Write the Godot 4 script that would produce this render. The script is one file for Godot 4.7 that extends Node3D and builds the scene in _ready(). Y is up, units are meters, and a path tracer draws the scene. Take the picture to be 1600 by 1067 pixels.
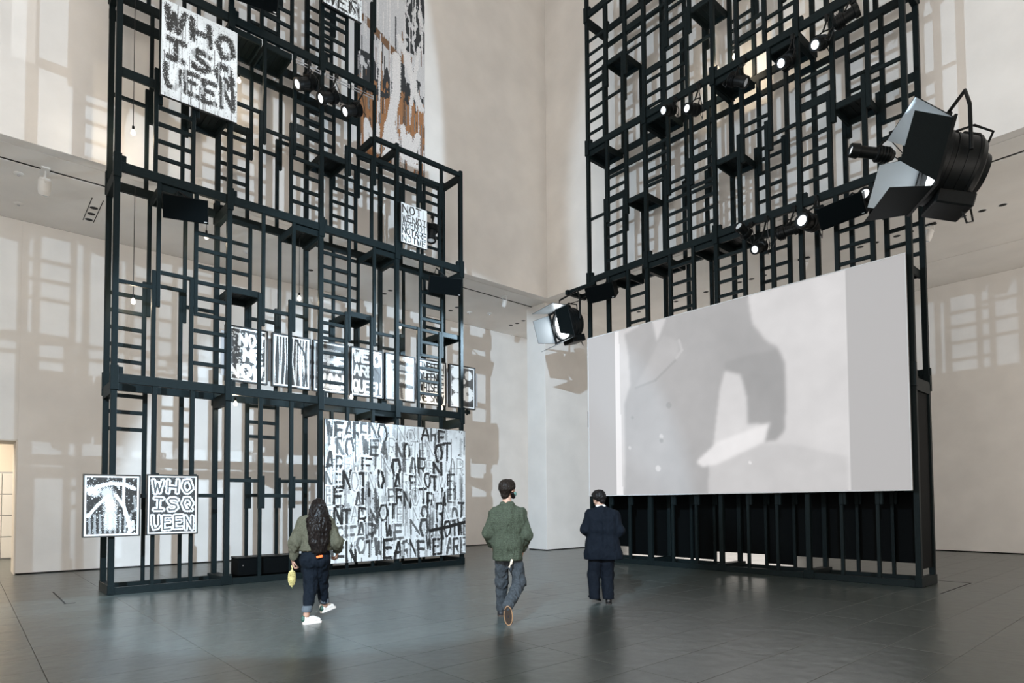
extends Node3D

var M := {}
var mesh_cache := {}
var names_used := {}
var rng := RandomNumberGenerator.new()
var LS: Node3D   # scaffold with the paintings: local x along it, y up, -z into its depth
var RS: Node3D   # scaffold with the projection screen
const STEP := 0.6115

# ---------------------------------------------------------------- helpers
func numbered(called: String) -> String:
	if not names_used.has(called):
		names_used[called] = 0
		return called
	names_used[called] += 1
	return "%s_%03d" % [called, names_used[called]]

func thing(called: String, label: String, category: String, at := Vector3.ZERO, group := "") -> Node3D:
	var o := Node3D.new()
	o.name = numbered(called)
	add_child(o)
	o.position = at
	o.set_meta("label", label)
	o.set_meta("category", category)
	if group != "":
		o.set_meta("group", group)
	return o

func put(called: String, mesh: Mesh, m: Material, parent: Node3D, at := Vector3.ZERO, basis := Basis.IDENTITY) -> MeshInstance3D:
	var o := MeshInstance3D.new()
	o.name = called
	o.mesh = mesh
	o.material_override = m
	o.transform = Transform3D(basis, at)
	parent.add_child(o, true)
	return o

func struct(called: String, mesh: Mesh, m: Material, at := Vector3.ZERO, basis := Basis.IDENTITY) -> MeshInstance3D:
	var o := put(called, mesh, m, self, at, basis)
	o.set_meta("kind", "structure")
	return o

func quad(st: SurfaceTool, a: Vector3, b: Vector3, c: Vector3, d: Vector3, ref: Vector3, inward := false) -> void:
	# flat quad, wound clockwise seen from outside (away from ref)
	var n := (b - a).cross(c - a)
	var mid := (a + b + c + d) * 0.25
	var outside := n.dot(mid - ref) > 0.0
	if inward:
		outside = not outside
	var p := [a, d, c, a, c, b] if outside else [a, b, c, a, c, d]
	n = n.normalized() * (1.0 if outside else -1.0)
	for v in p:
		st.set_normal(n)
		st.add_vertex(v)

func tri(st: SurfaceTool, a: Vector3, b: Vector3, c: Vector3, ref: Vector3) -> void:
	var n := (b - a).cross(c - a)
	var outside := n.dot((a + b + c) / 3.0 - ref) > 0.0
	n = n.normalized() * (1.0 if outside else -1.0)
	for v in ([a, c, b] if outside else [a, b, c]):
		st.set_normal(n)
		st.add_vertex(v)

func chamfer_into(st: SurfaceTool, s: Vector3, c: float, at := Vector3.ZERO, basis := Basis.IDENTITY) -> void:
	var h := s * 0.5
	c = minf(c, minf(h.x, minf(h.y, h.z)) * 0.9)
	var corner := func(sx, sy, sz, axis) -> Vector3:
		var v := Vector3(sx * (h.x - c), sy * (h.y - c), sz * (h.z - c))
		if axis == 0: v.x = sx * h.x
		elif axis == 1: v.y = sy * h.y
		else: v.z = sz * h.z
		return at + basis * v
	for s1 in [-1.0, 1.0]:
		quad(st, corner.call(s1, -1, -1, 0), corner.call(s1, 1, -1, 0), corner.call(s1, 1, 1, 0), corner.call(s1, -1, 1, 0), at)
		quad(st, corner.call(-1, s1, -1, 1), corner.call(1, s1, -1, 1), corner.call(1, s1, 1, 1), corner.call(-1, s1, 1, 1), at)
		quad(st, corner.call(-1, -1, s1, 2), corner.call(1, -1, s1, 2), corner.call(1, 1, s1, 2), corner.call(-1, 1, s1, 2), at)
		for s2 in [-1.0, 1.0]:
			quad(st, corner.call(s1, s2, -1, 0), corner.call(s1, s2, 1, 0), corner.call(s1, s2, 1, 1), corner.call(s1, s2, -1, 1), at)
			quad(st, corner.call(s1, -1, s2, 0), corner.call(s1, 1, s2, 0), corner.call(s1, 1, s2, 2), corner.call(s1, -1, s2, 2), at)
			quad(st, corner.call(-1, s1, s2, 1), corner.call(1, s1, s2, 1), corner.call(1, s1, s2, 2), corner.call(-1, s1, s2, 2), at)
			for s3 in [-1.0, 1.0]:
				tri(st, corner.call(s1, s2, s3, 0), corner.call(s1, s2, s3, 1), corner.call(s1, s2, s3, 2), at)

func new_st() -> SurfaceTool:
	var st := SurfaceTool.new()
	st.begin(Mesh.PRIMITIVE_TRIANGLES)
	return st

func bx(x: float, y: float, z: float, c := 0.006) -> Mesh:
	var key := "b%.3f,%.3f,%.3f,%.3f" % [x, y, z, c]
	if not mesh_cache.has(key):
		var st := new_st()
		chamfer_into(st, Vector3(x, y, z), c)
		mesh_cache[key] = st.commit()
	return mesh_cache[key]

func lathe_into(st: SurfaceTool, prof: Array, seg: int, at := Vector3.ZERO, basis := Basis.IDENTITY) -> void:
	# prof: Vector2(radius, height) from one end to the other, round the local y axis
	for i in prof.size() - 1:
		var p: Vector2 = prof[i]
		var q: Vector2 = prof[i + 1]
		var nrm := Vector2(q.y - p.y, p.x - q.x).normalized()
		for k in seg:
			var a0 := TAU * k / seg
			var a1 := TAU * (k + 1) / seg
			var d0 := Vector3(cos(a0), 0, sin(a0))
			var d1 := Vector3(cos(a1), 0, sin(a1))
			var v := [d0 * p.x + Vector3.UP * p.y, d1 * p.x + Vector3.UP * p.y, d1 * q.x + Vector3.UP * q.y, d0 * q.x + Vector3.UP * q.y]
			var n := [d0 * nrm.x + Vector3.UP * nrm.y, d1 * nrm.x + Vector3.UP * nrm.y, d1 * nrm.x + Vector3.UP * nrm.y, d0 * nrm.x + Vector3.UP * nrm.y]
			for j in [0, 1, 2, 0, 2, 3]:
				st.set_normal(basis * n[j])
				st.add_vertex(at + basis * v[j])

func lathe(prof: Array, seg := 20) -> Mesh:
	var st := new_st()
	lathe_into(st, prof, seg)
	return st.commit()

func tube_into(st: SurfaceTool, pts: Array, r: float, seg := 8) -> void:
	var rings := []
	for i in pts.size():
		var t: Vector3 = (pts[mini(i + 1, pts.size() - 1)] - pts[maxi(i - 1, 0)]).normalized()
		var u := t.cross(Vector3.UP if absf(t.y) < 0.9 else Vector3.RIGHT).normalized()
		var w := t.cross(u)
		var ring := []
		for k in seg:
			ring.append(u * cos(TAU * k / seg) + w * sin(TAU * k / seg))
		rings.append(ring)
	for i in pts.size() - 1:
		for k in seg:
			var k2 := (k + 1) % seg
			var v := [pts[i] + rings[i][k] * r, pts[i] + rings[i][k2] * r, pts[i + 1] + rings[i + 1][k2] * r, pts[i + 1] + rings[i + 1][k] * r]
			var n := [rings[i][k], rings[i][k2], rings[i + 1][k2], rings[i + 1][k]]
			for j in [0, 2, 1, 0, 3, 2]:
				st.set_normal(n[j])
				st.add_vertex(v[j])
	for e in [0, pts.size() - 1]:
		for k in seg:
			var k2 := (k + 1) % seg
			tri(st, pts[e], pts[e] + rings[e][k] * r, pts[e] + rings[e][k2] * r, pts[1] if e == 0 else pts[e - 1])

func tube(pts: Array, r: float, seg := 8) -> Mesh:
	var st := new_st()
	tube_into(st, pts, r, seg)
	return st.commit()

func mat(called: String, c: Color, rough: float, opt := {}) -> StandardMaterial3D:
	var m := StandardMaterial3D.new()
	m.resource_name = called
	m.albedo_color = c.linear_to_srgb()
	m.roughness = rough
	m.metallic = opt.get("metal", 0.0)
	if opt.has("spec"):
		m.metallic_specular = opt.spec
	if opt.has("emit"):
		m.emission_enabled = true
		m.emission = (opt.emit as Color).linear_to_srgb()
		m.emission_energy_multiplier = opt.get("power", 1.0)
	if opt.has("tex"):
		m.albedo_texture = opt.tex
	if opt.has("bump"):
		m.heightmap_enabled = true
		m.heightmap_texture = opt.bump
		m.heightmap_scale = opt.get("bump_cm", 0.2)
	if opt.has("scale"):
		m.uv1_triplanar = true
		m.uv1_world_triplanar = opt.get("world", true)
		m.uv1_scale = opt.scale
	M[called] = m
	return m

func noise_tex(freq: float, lo: Color, hi: Color, size := 512, oct := 4, seed := 1, mid := -1.0) -> NoiseTexture2D:
	var n := FastNoiseLite.new()
	n.seed = seed
	n.noise_type = FastNoiseLite.TYPE_SIMPLEX_SMOOTH
	n.frequency = freq
	n.fractal_octaves = oct
	var t := NoiseTexture2D.new()
	t.width = size
	t.height = size
	t.seamless = true
	t.noise = n
	var g := Gradient.new()
	g.set_color(0, lo)
	g.set_color(1, hi)
	if mid > 0.0:
		g.set_offset(0, 0.5 - mid)
		g.set_offset(1, 0.5 + mid)
	t.color_ramp = g
	return t

func look(dir: Vector3) -> Basis:
	var up := Vector3.UP if absf(dir.normalized().y) < 0.98 else Vector3.RIGHT
	return Basis.looking_at(dir, up)

func spot_light(parent: Node3D, at: Vector3, dir: Vector3, energy: float, angle: float, blend: float, size: float, c: Color) -> SpotLight3D:
	var l := SpotLight3D.new()
	l.name = "beam"
	parent.add_child(l, true)
	l.transform = Transform3D(look(dir), at)
	l.light_energy = energy
	l.light_color = c.linear_to_srgb()
	l.spot_angle = angle
	l.spot_angle_attenuation = blend
	l.spot_range = 60.0
	l.spot_attenuation = 2.0
	l.light_size = size
	l.shadow_enabled = true
	return l

func omni(parent: Node3D, at: Vector3, energy: float, size: float, c: Color) -> void:
	var l := OmniLight3D.new()
	l.name = "glow"
	parent.add_child(l, true)
	l.position = at
	l.light_energy = energy
	l.light_color = c.linear_to_srgb()
	l.omni_range = 40.0
	l.omni_attenuation = 2.0
	l.light_size = size
	l.shadow_enabled = true

func area(called: String, at: Vector3, dir: Vector3, size: Vector2, energy: float, c: Color) -> void:
	var l := AreaLight3D.new()
	l.name = called
	add_child(l, true)
	l.transform = Transform3D(look(dir), at)
	l.area_size = size
	l.area_normalize_energy = false
	l.light_energy = energy
	l.light_color = c.linear_to_srgb()
	l.area_range = 80.0
	l.shadow_enabled = true

# ---------------------------------------------------------------- camera, light
const EYE := Vector3(0, 1.48, 0)
const F := 967.0
const PY := 752.02
var cam_basis: Basis

func view() -> void:
	cam_basis = Basis(Vector3.UP, deg_to_rad(48.4976)) * Basis(Vector3.RIGHT, deg_to_rad(2.0677)) * Basis(Vector3.BACK, deg_to_rad(-0.4036))
	var c := Camera3D.new()
	c.name = "camera"
	add_child(c)
	c.transform = Transform3D(cam_basis, EYE)
	var near := 0.05
	c.set_frustum(near * 1067.0 / F, Vector2(0, (PY - 533.5) / F * near), near, 120.0)
	c.current = true
	var e := Environment.new()
	e.background_mode = Environment.BG_COLOR
	e.background_color = Color(0.02, 0.02, 0.02)
	e.tonemap_mode = Environment.TONE_MAPPER_LINEAR
	e.tonemap_exposure = 1.0
	e.sdfgi_enabled = true
	e.ssao_enabled = true
	e.ssil_enabled = true
	var w := WorldEnvironment.new()
	w.name = "environment"
	w.environment = e
	add_child(w)
	# unseen roof light, then added fill lights out of view to lift the walls
	var warm := Color(1.0, 0.925, 0.85)
	area("unseen_roof_light", Vector3(-4, 19.6, -4), Vector3.DOWN, Vector2(13, 13), 0.24, warm)  # out of view, placed to light the upper walls
	area("rear_fill", Vector3(-1.5, 3.6, 7.6), Vector3(0, 0, -1), Vector2(14, 6.4), 1.1, warm)  # added fill behind the camera, where no window is built
	area("gallery_end_fill", Vector3(0.9, 3.9, -17.6), Vector3(-1, 0, 0), Vector2(7.4, 7.0), 0.36, Color(1.0, 0.90, 0.80))  # added fill for the far gallery, just outside the view
	area("back_wall_fill", Vector3(-13.2, 2.8, -21.5), Vector3(0, 0, 1), Vector2(7, 4.4), 0.7, warm)  # added fill hidden behind the screen, for the far lower wall
	area("side_fill", Vector3(8.6, 3.6, -1), Vector3(-1, 0, 0), Vector2(13, 6.4), 1.05, warm)  # added fill from the side, for the lower walls and soffits

func seen(p: Vector3) -> Vector3:
	var q := cam_basis.inverse() * (p - EYE)
	if q.z > -0.1:
		return Vector3(-9999, -9999, -1)
	return Vector3(800.0 + F * q.x / -q.z, PY - F * q.y / -q.z, -q.z)

# ---------------------------------------------------------------- materials
func materials() -> void:
	var grain := noise_tex(0.02, Color(0.80, 0.80, 0.80), Color(1, 1, 1), 512, 5, 3)
	var fine := noise_tex(0.25, Color(0.3, 0.3, 0.3), Color(0.8, 0.8, 0.8), 256, 3, 5)
	var plaster := noise_tex(0.012, Color(0.95, 0.95, 0.95), Color(1, 1, 1), 512, 5, 7)
	mat("wall", Color(0.87, 0.845, 0.815), 0.85, {"tex": plaster, "scale": Vector3(0.12, 0.12, 0.12), "spec": 0.3})
	mat("soffit", Color(0.87, 0.845, 0.81), 0.6, {"tex": plaster, "scale": Vector3(0.1, 0.1, 0.1), "spec": 0.4})
	mat("dark_gap", Color(0.015, 0.015, 0.015), 0.9)
	mat("stain", Color(0.0085, 0.0145, 0.0160), 0.52, {"tex": grain, "scale": Vector3(5, 0.8, 5), "world": false, "spec": 0.2})
	mat("stain_grain", Color(0.0095, 0.0160, 0.0175), 0.5, {"tex": grain, "scale": Vector3(0.8, 6, 6), "world": false, "spec": 0.22})
	mat("black_board", Color(0.002, 0.0032, 0.0038), 0.7, {"tex": grain, "scale": Vector3(2, 2, 2), "spec": 0.2})
	mat("lamp_black", Color(0.005, 0.0065, 0.007), 0.42, {"tex": grain, "scale": Vector3(3, 3, 3), "world": false, "spec": 0.3})
	mat("flag_blue", Color(0.006, 0.010, 0.0115), 0.5, {"tex": grain, "scale": Vector3(3, 3, 3), "world": false, "spec": 0.2})
	mat("steel", Color(0.5, 0.5, 0.52), 0.35, {"metal": 0.9})
	mat("flag_lit_face", Color(0.22, 0.24, 0.25), 0.35)  # paler copy of the leaf paint, standing in for lamplight on it
	mat("flag_bright", Color(0.85, 0.86, 0.88), 0.4)
	mat("cable", Color(0.01, 0.011, 0.012), 0.5)
	mat("speaker_box", Color(0.014, 0.019, 0.021), 0.5, {"tex": fine, "scale": Vector3(6, 6, 6), "world": false, "spec": 0.25})
	mat("speaker_cloth", Color(0.012, 0.017, 0.019), 0.95, {"tex": fine, "scale": Vector3(30, 30, 30), "world": false, "spec": 0.1})
	mat("lens", Color(0.8, 0.85, 0.9), 0.1, {"emit": Color(0.9, 0.95, 1.0), "power": 1.6})
	mat("lens_faint_glow", Color(0.45, 0.47, 0.48), 0.12, {"emit": Color(0.75, 0.8, 0.85), "power": 0.12})  # slight emission of its own, though the lamp gives no beam
	mat("big_lens", Color(0.9, 0.93, 0.95), 0.15, {"emit": Color(0.93, 0.97, 1.0), "power": 9.0})
	mat("bulb_glass", Color(1, 0.95, 0.88), 0.1, {"emit": Color(1.0, 0.86, 0.66), "power": 4.0})
	mat("white_metal", Color(0.72, 0.71, 0.69), 0.4)
	mat("frame_black", Color(0.011, 0.013, 0.014), 0.35)
	mat("canvas_edge", Color(0.6, 0.61, 0.62), 0.7)
	mat("tray_grey", Color(0.42, 0.43, 0.45), 0.5)
	var slate := noise_tex(0.02, Color(0.78, 0.78, 0.78), Color(1.0, 1.0, 1.0), 512, 5, 11)
	var undul := noise_tex(0.009, Color(0, 0, 0), Color(1, 1, 1), 512, 4, 13)
	var tones := [Color(0.066, 0.083, 0.079), Color(0.058, 0.073, 0.069), Color(0.072, 0.088, 0.084), Color(0.062, 0.077, 0.073)]
	for i in 4:
		mat("slate%d" % i, tones[i], 0.30, {"tex": slate, "scale": Vector3(0.6, 0.6, 0.6), "bump": undul, "bump_cm": 0.35, "spec": 0.8})
	mat("grout", Color(0.03, 0.033, 0.032), 0.8)
	mat("door_wall", Color(0.80, 0.74, 0.66), 0.8)
	mat("glazed_tile", Color(0.78, 0.78, 0.77), 0.25)

# ---------------------------------------------------------------- the hall
const XW := -13.532   # upper wall behind the paintings
const ZW := -13.49    # upper wall behind the screen
const XB := -17.4     # lower wall behind the paintings
const ZB := -21.63    # lower wall behind the screen
const HC := 7.87      # underside of the galleries
const TOP := 20.0

func block(called: String, lo: Vector3, hi: Vector3, m: Material, parent: Node3D = null, c := 0.004) -> MeshInstance3D:
	var s := hi - lo
	if parent == null:
		return struct(called, bx(s.x, s.y, s.z, c), m, (lo + hi) * 0.5)
	return put(called, bx(s.x, s.y, s.z, c), m, parent, (lo + hi) * 0.5)

func hall() -> void:
	var w: Material = M.wall
	block("wall_left", Vector3(XW - 0.27, HC, ZW - 0.25), Vector3(XW, TOP, 8), w)
	block("wall_back", Vector3(XW, HC, ZW - 0.25), Vector3(9, TOP, ZW), w)
	block("wall_left_lower", Vector3(XB - 1.0, 0.03, ZB), Vector3(XB, HC, -0.859), w)
	block("wall_back_lower", Vector3(XB - 1.0, 0.03, ZB - 0.3), Vector3(9.3, HC, ZB), w)
	block("wall_left_near", Vector3(XB - 1.0, 2.96, -0.859), Vector3(XB, HC, 8.3), w)
	block("wall_left_pier", Vector3(XB - 1.0, 0.0, 1.9), Vector3(XB, 2.96, 8.3), w)
	# dark shadow gaps under the walls
	block("trim_1", Vector3(XB - 0.95, 0.0, ZB), Vector3(XB - 0.02, 0.03, -0.88), M.dark_gap)
	block("trim_2", Vector3(XB - 0.95, 0.0, ZB - 0.25), Vector3(9.3, 0.03, ZB - 0.02), M.dark_gap)
	block("column", Vector3(-14.70, 0.03, -15.79), Vector3(-13.86, HC, -13.70), w, null, 0.008)
	block("trim_3", Vector3(-14.68, 0.0, -15.77), Vector3(-13.88, 0.03, -13.72), M.dark_gap)
	block("wall_right", Vector3(9, 0, ZB - 0.3), Vector3(9.3, TOP, 8.3), w)
	block("wall_added_gallery_end", Vector3(1.0, 0, ZB), Vector3(1.3, HC, ZW - 0.25), w)  # end wall added to carry the gallery fill light
	var bw := block("added_window_2", Vector3(-16.7, 0.6, -21.62), Vector3(-9.7, 5.0, -21.58), M.glazed_tile)  # added window hidden behind the screen, where a fill light stands
	for k in 4:
		put("added_window_frame", bx(0.08, 4.4, 0.06), M.frame_black, bw, Vector3(-3.45 + k * 2.3, 0, 0.01))
	var gw := block("added_window_1", Vector3(0.955, 0.3, -21.4), Vector3(0.985, 7.5, -13.85), M.glazed_tile)  # added window out of view, where the gallery fill light stands
	for k in 4:
		put("added_window_frame", bx(0.06, 7.3, 0.08), M.frame_black, gw, Vector3(-0.01, 0, -3.75 + k * 2.5))
	block("wall_rear", Vector3(XB - 1, 0, 8), Vector3(9.3, TOP, 8.3), w)
	block("ceiling", Vector3(XW - 0.3, TOP, ZW - 0.3), Vector3(9.3, TOP + 0.3, 8.3), w)
	# gallery ceilings: long boards with an open slot between them
	var gc := Node3D.new()
	gc.name = "ceiling_gallery"
	add_child(gc)
	gc.set_meta("kind", "structure")
	var s: Material = M.soffit
	block("panel", Vector3(-14.43, HC, -14.385), Vector3(XW - 0.285, HC + 0.2, 8), s, gc, 0.003)
	block("panel", Vector3(XB, HC, ZB), Vector3(-14.52, HC + 0.2, 8), s, gc, 0.003)
	block("panel", Vector3(-14.43, HC, -14.39), Vector3(9, HC + 0.2, ZW - 0.265), s, gc, 0.003)
	block("panel", Vector3(-14.515, HC, -19.28), Vector3(9, HC + 0.2, -14.48), s, gc, 0.003)
	block("panel", Vector3(-14.502, HC, ZB), Vector3(9, HC + 0.2, -19.30), s, gc, 0.003)
	block("slot_shade", Vector3(-14.515, HC + 0.012, -14.385), Vector3(-14.435, HC + 0.08, 8), M.dark_gap, gc, 0.001)  # dark strips stand in for the shade inside the slots
	block("slot_shade", Vector3(XW - 0.284, HC + 0.008, ZW - 0.25), Vector3(XW - 0.271, HC + 0.08, 8), M.dark_gap, gc, 0.001)
	block("slot_shade", Vector3(-14.43, HC + 0.012, -14.475), Vector3(9, HC + 0.08, -14.395), M.dark_gap, gc, 0.001)
	block("slot_shade", Vector3(-13.5, HC + 0.008, ZW - 0.264), Vector3(9, HC + 0.08, ZW - 0.251), M.dark_gap, gc, 0.001)
	block("slot_shade", Vector3(-14.5, HC + 0.008, -19.299), Vector3(9, HC + 0.08, -19.281), M.dark_gap, gc, 0.001)
	# room behind the doorway
	var d: Material = M.door_wall
	block("wall_passage_far", Vector3(-23.3, 0, -6), Vector3(-23, 4.2, 8.3), d)
	block("wall_passage_end", Vector3(-23, 0, -6.3), Vector3(XB - 1, 4.2, -6), d)
	block("wall_passage_near", Vector3(-23, 0, 8), Vector3(XB - 1, 4.2, 8.3), d)
	block("ceiling_passage", Vector3(-23.3, 4.2, -6.3), Vector3(XB - 1, 4.5, 8.3), d)
	block("trim_4", Vector3(XB - 1.0, 0.0, -0.858), Vector3(XB - 0.0, 2.955, -0.83), d)
	block("trim_5", Vector3(XB - 1.0, 2.935, -0.83), Vector3(XB - 0.0, 2.958, 1.9), d)
	var tw := block("wall_passage_tiled", Vector3(-22.98, 0.0, -5.9), Vector3(-22.93, 2.5, 7.9), M.tray_grey)
	for r in 4:
		for k in 12:
			if k >= 3 and k < 10:
				put("tile", bx(0.04, 0.585, 0.585, 0.006), M.glazed_tile, tw, Vector3(0.035, -1.225 + 0.3 + r * 0.61, -6.6 + 0.3 + k * 0.6))
	area("unseen_passage_light", Vector3(-20.6, 4.1, 1.2), Vector3.DOWN, Vector2(2.5, 5), 3.2, Color(1, 0.86, 0.68))  # out of view, placed to light the room behind the doorway

func floor_tiles() -> void:
	var fl := Node3D.new()
	fl.name = "floor"
	add_child(fl)
	fl.set_meta("kind", "structure")
	block("screed", Vector3(-23.3, -0.3, ZB - 0.3), Vector3(9.3, -0.012, 8.3), M.grout, fl)
	var cand := []
	for i in range(-19, 37):
		for j in range(-7, 17):
			var x1 := -2.24 - 0.605 * i
			var z1 := -0.56 - 1.313 * j
			var c := Vector3(x1 - 0.3025, 0, z1 - 0.6565)
			if c.x < -23.2 or c.x > 9.2 or c.z < ZB or c.z > 8.2:
				continue
			var s := seen(c)
			var inside := s.z > 0 and s.x > -90 and s.x < 1690 and s.y < 1120 and s.y > 845
			if c.x < XB:
				inside = false
			cand.append([s.z if inside else 1e6, c, i, j])
	cand.sort_custom(func(a, b): return a[0] < b[0] if a[0] != b[0] else (a[2] * 100 + a[3] < b[2] * 100 + b[3]))
	var st := new_st()
	var n := 0
	for q in cand:
		var k := absi(q[2] * 7 + q[3] * 13 + (q[2] * q[3]) % 5) % 4
		var pos: Vector3 = q[1] + Vector3(0, -0.012, 0)
		if q[0] < 1e5 and n < 290:
			put("tile", bx(0.600, 0.024, 1.308, 0.0012), M["slate%d" % k], fl, pos)
			n += 1
		else:
			chamfer_into(st, Vector3(0.600, 0.024, 1.308), 0.0012, pos)
	var rest := put("tile_field", st.commit(), M.slate0, fl)
	rest.set_meta("kind", "stuff")
	# flush service hatches beside the scaffolds: an open seam on two sides
	for b in [[Vector3(-12.55, 0, -1.185), 1.72, true], [Vector3(-11.66, 0, -1.24), 0.15, false], [Vector3(-2.91, 0, -12.58), 1.9, false], [Vector3(-3.2, 0, -13.53), 0.6, true]]:
		var size: Vector3 = Vector3(b[1], 0.006, 0.022) if b[2] else Vector3(0.022, 0.006, b[1])
		put("hatch_seam", bx(size.x, size.y, size.z, 0.001), M.dark_gap, fl, b[0])

# ---------------------------------------------------------------- scaffolds
func W(sc: Node3D, u: float, h: float, d: float) -> Vector3:   # a point of a scaffold: along it, height, depth behind its front
	return sc.transform * Vector3(u, h, -d)

const LEVEL := [0.0, 3.66, 7.325, 10.88, 14.5]
const LAY := [0.04, 0.80]   # depth of the front and of the back row of posts

func member(sc: Node3D, called: String, lo: Vector3, hi: Vector3, grainy := false) -> MeshInstance3D:
	var s := hi - lo
	return put(called, bx(absf(s.x), absf(s.y), absf(s.z), 0.005), M.stain_grain if grainy else M.stain, sc, (lo + hi) * 0.5)

func rungs(sc: Node3D, data: Array) -> void:
	for r in data:
		var d: float = LAY[r[0]]
		var u0: float = r[1] * STEP
		for h in r[2]:
			var t := 0.08 if h < 0 else 0.034
			var y := absf(h)
			member(sc, "rung", Vector3(u0 + 0.005, y - t, -d - 0.024), Vector3(u0 + STEP - 0.005, y + t, -d + 0.024), true)

func platform(sc: Node3D, k: int, h: float, wide := 1) -> void:
	var p := Node3D.new()
	p.name = "platform"
	sc.add_child(p, true)
	var u0 := k * STEP + 0.03
	var u1 := (k + wide) * STEP - 0.03
	member(p, "edge_board", Vector3(u0, h - 0.07, -0.075), Vector3(u1, h + 0.05, -0.03), true)
	member(p, "edge_board", Vector3(u0, h - 0.07, -0.80), Vector3(u1, h + 0.05, -0.755), true)
	member(p, "side_board", Vector3(u0, h - 0.1, -0.755), Vector3(u0 + 0.035, h + 0.03, -0.075))
	member(p, "side_board", Vector3(u1 - 0.035, h - 0.1, -0.755), Vector3(u1, h + 0.03, -0.075))
	var n := 5 * wide
	var w := (u1 - u0) / n
	for i in n:
		member(p, "plank", Vector3(u0 + i * w + 0.001, h + 0.03, -0.79), Vector3(u0 + (i + 1) * w - 0.001, h + 0.052, -0.04))

func stud(sc: Node3D, i: int, lay: int, tier: int, y1 := -1.0, fat := 1.0) -> void:
	var d: float = LAY[lay]
	var u := i * STEP
	var h0: float = LEVEL[tier] + 0.07
	var h1: float = (LEVEL[tier + 1] if tier < 4 else 16.5) - 0.07
	if y1 > 0:
		h1 = y1
	if i % 3 == 0:
		member(sc, "post", Vector3(u - 0.045, h0 - 0.13, -d - 0.045), Vector3(u + 0.045, h1 + 0.13, -d + 0.045))
		return
	if tier == 0:
		member(sc, "stud", Vector3(u - 0.03, h0, -d - 0.03), Vector3(u + 0.03, 1.42, -d + 0.03))
		member(sc, "stud", Vector3(u - 0.036, 1.42, -d - 0.036), Vector3(u + 0.036, h1, -d + 0.036))
		member(sc, "splice", Vector3(u + 0.037, 1.42, -d - 0.03), Vector3(u + 0.085, 2.06, -d + 0.03))
		return
	var s0 := h0 + 1.28
	var s1 := h0 + 1.92
	# two overlapping lengths side by side, the lower one to the left of the upper one
	var g := 0.033 * fat
	member(sc, "stud", Vector3(u - 2.0 * g, h0, -d - g), Vector3(u, minf(s1, h1), -d + g))
	if h1 > s0 + 0.2:
		member(sc, "stud", Vector3(u + 0.001, s0, -d - g), Vector3(u + 2.0 * g, h1, -d + g))

func joint(sc: Node3D, i: int, lv: int, lay: int) -> void:
	var h: float = LEVEL[lv]
	var d: float = LAY[lay]
	var f := -d + 0.075 if lay == 0 else -d - 0.075
	var side := 1.0 if i < 12 else -1.0
	member(sc, "bracket", Vector3(i * STEP - 0.06, h - 0.2, minf(f, -d) ), Vector3(i * STEP + 0.06, h + 0.22, maxf(f, -d)))
	member(sc, "bracket", Vector3(i * STEP + side * 0.05, h + 0.08, -d - 0.04), Vector3(i * STEP + side * 0.13, h + 0.2, -d + 0.04))

func level(sc: Node3D, lv: int, first: int, last: int) -> void:
	var h: float = LEVEL[lv]
	if lv == 0:
		for lay in 2:
			member(sc, "base_beam", Vector3(-0.05, 0.0, -LAY[lay] - 0.045), Vector3(12 * STEP + 0.05, 0.12, -LAY[lay] + 0.045), true)
		for i in [0, 3, 6, 9, 12]:
			var bw := 0.055 if i == 0 or i == 12 else 0.10
			member(sc, "base_joist", Vector3(i * STEP - bw, 0.005, -0.86), Vector3(i * STEP + bw, 0.17, 0.02))
		return
	member(sc, "beam", Vector3(first * STEP - 0.06, h - 0.075, -LAY[0] - 0.03), Vector3(last * STEP + 0.06, h + 0.085, -LAY[0] + 0.045), true)
	member(sc, "beam", Vector3(first * STEP - 0.06, h - 0.085, -LAY[1] - 0.045), Vector3(last * STEP + 0.06, h + 0.075, -LAY[1] + 0.03), true)
	for i in [0, 3, 6, 9, 12]:
		if i < first or i > last:
			continue
		member(sc, "joist", Vector3(i * STEP - 0.05, h - 0.27, -0.82), Vector3(i * STEP + 0.05, h - 0.05, -0.01))
		for lay in 2:
			joint(sc, i, lv, lay)

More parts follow.
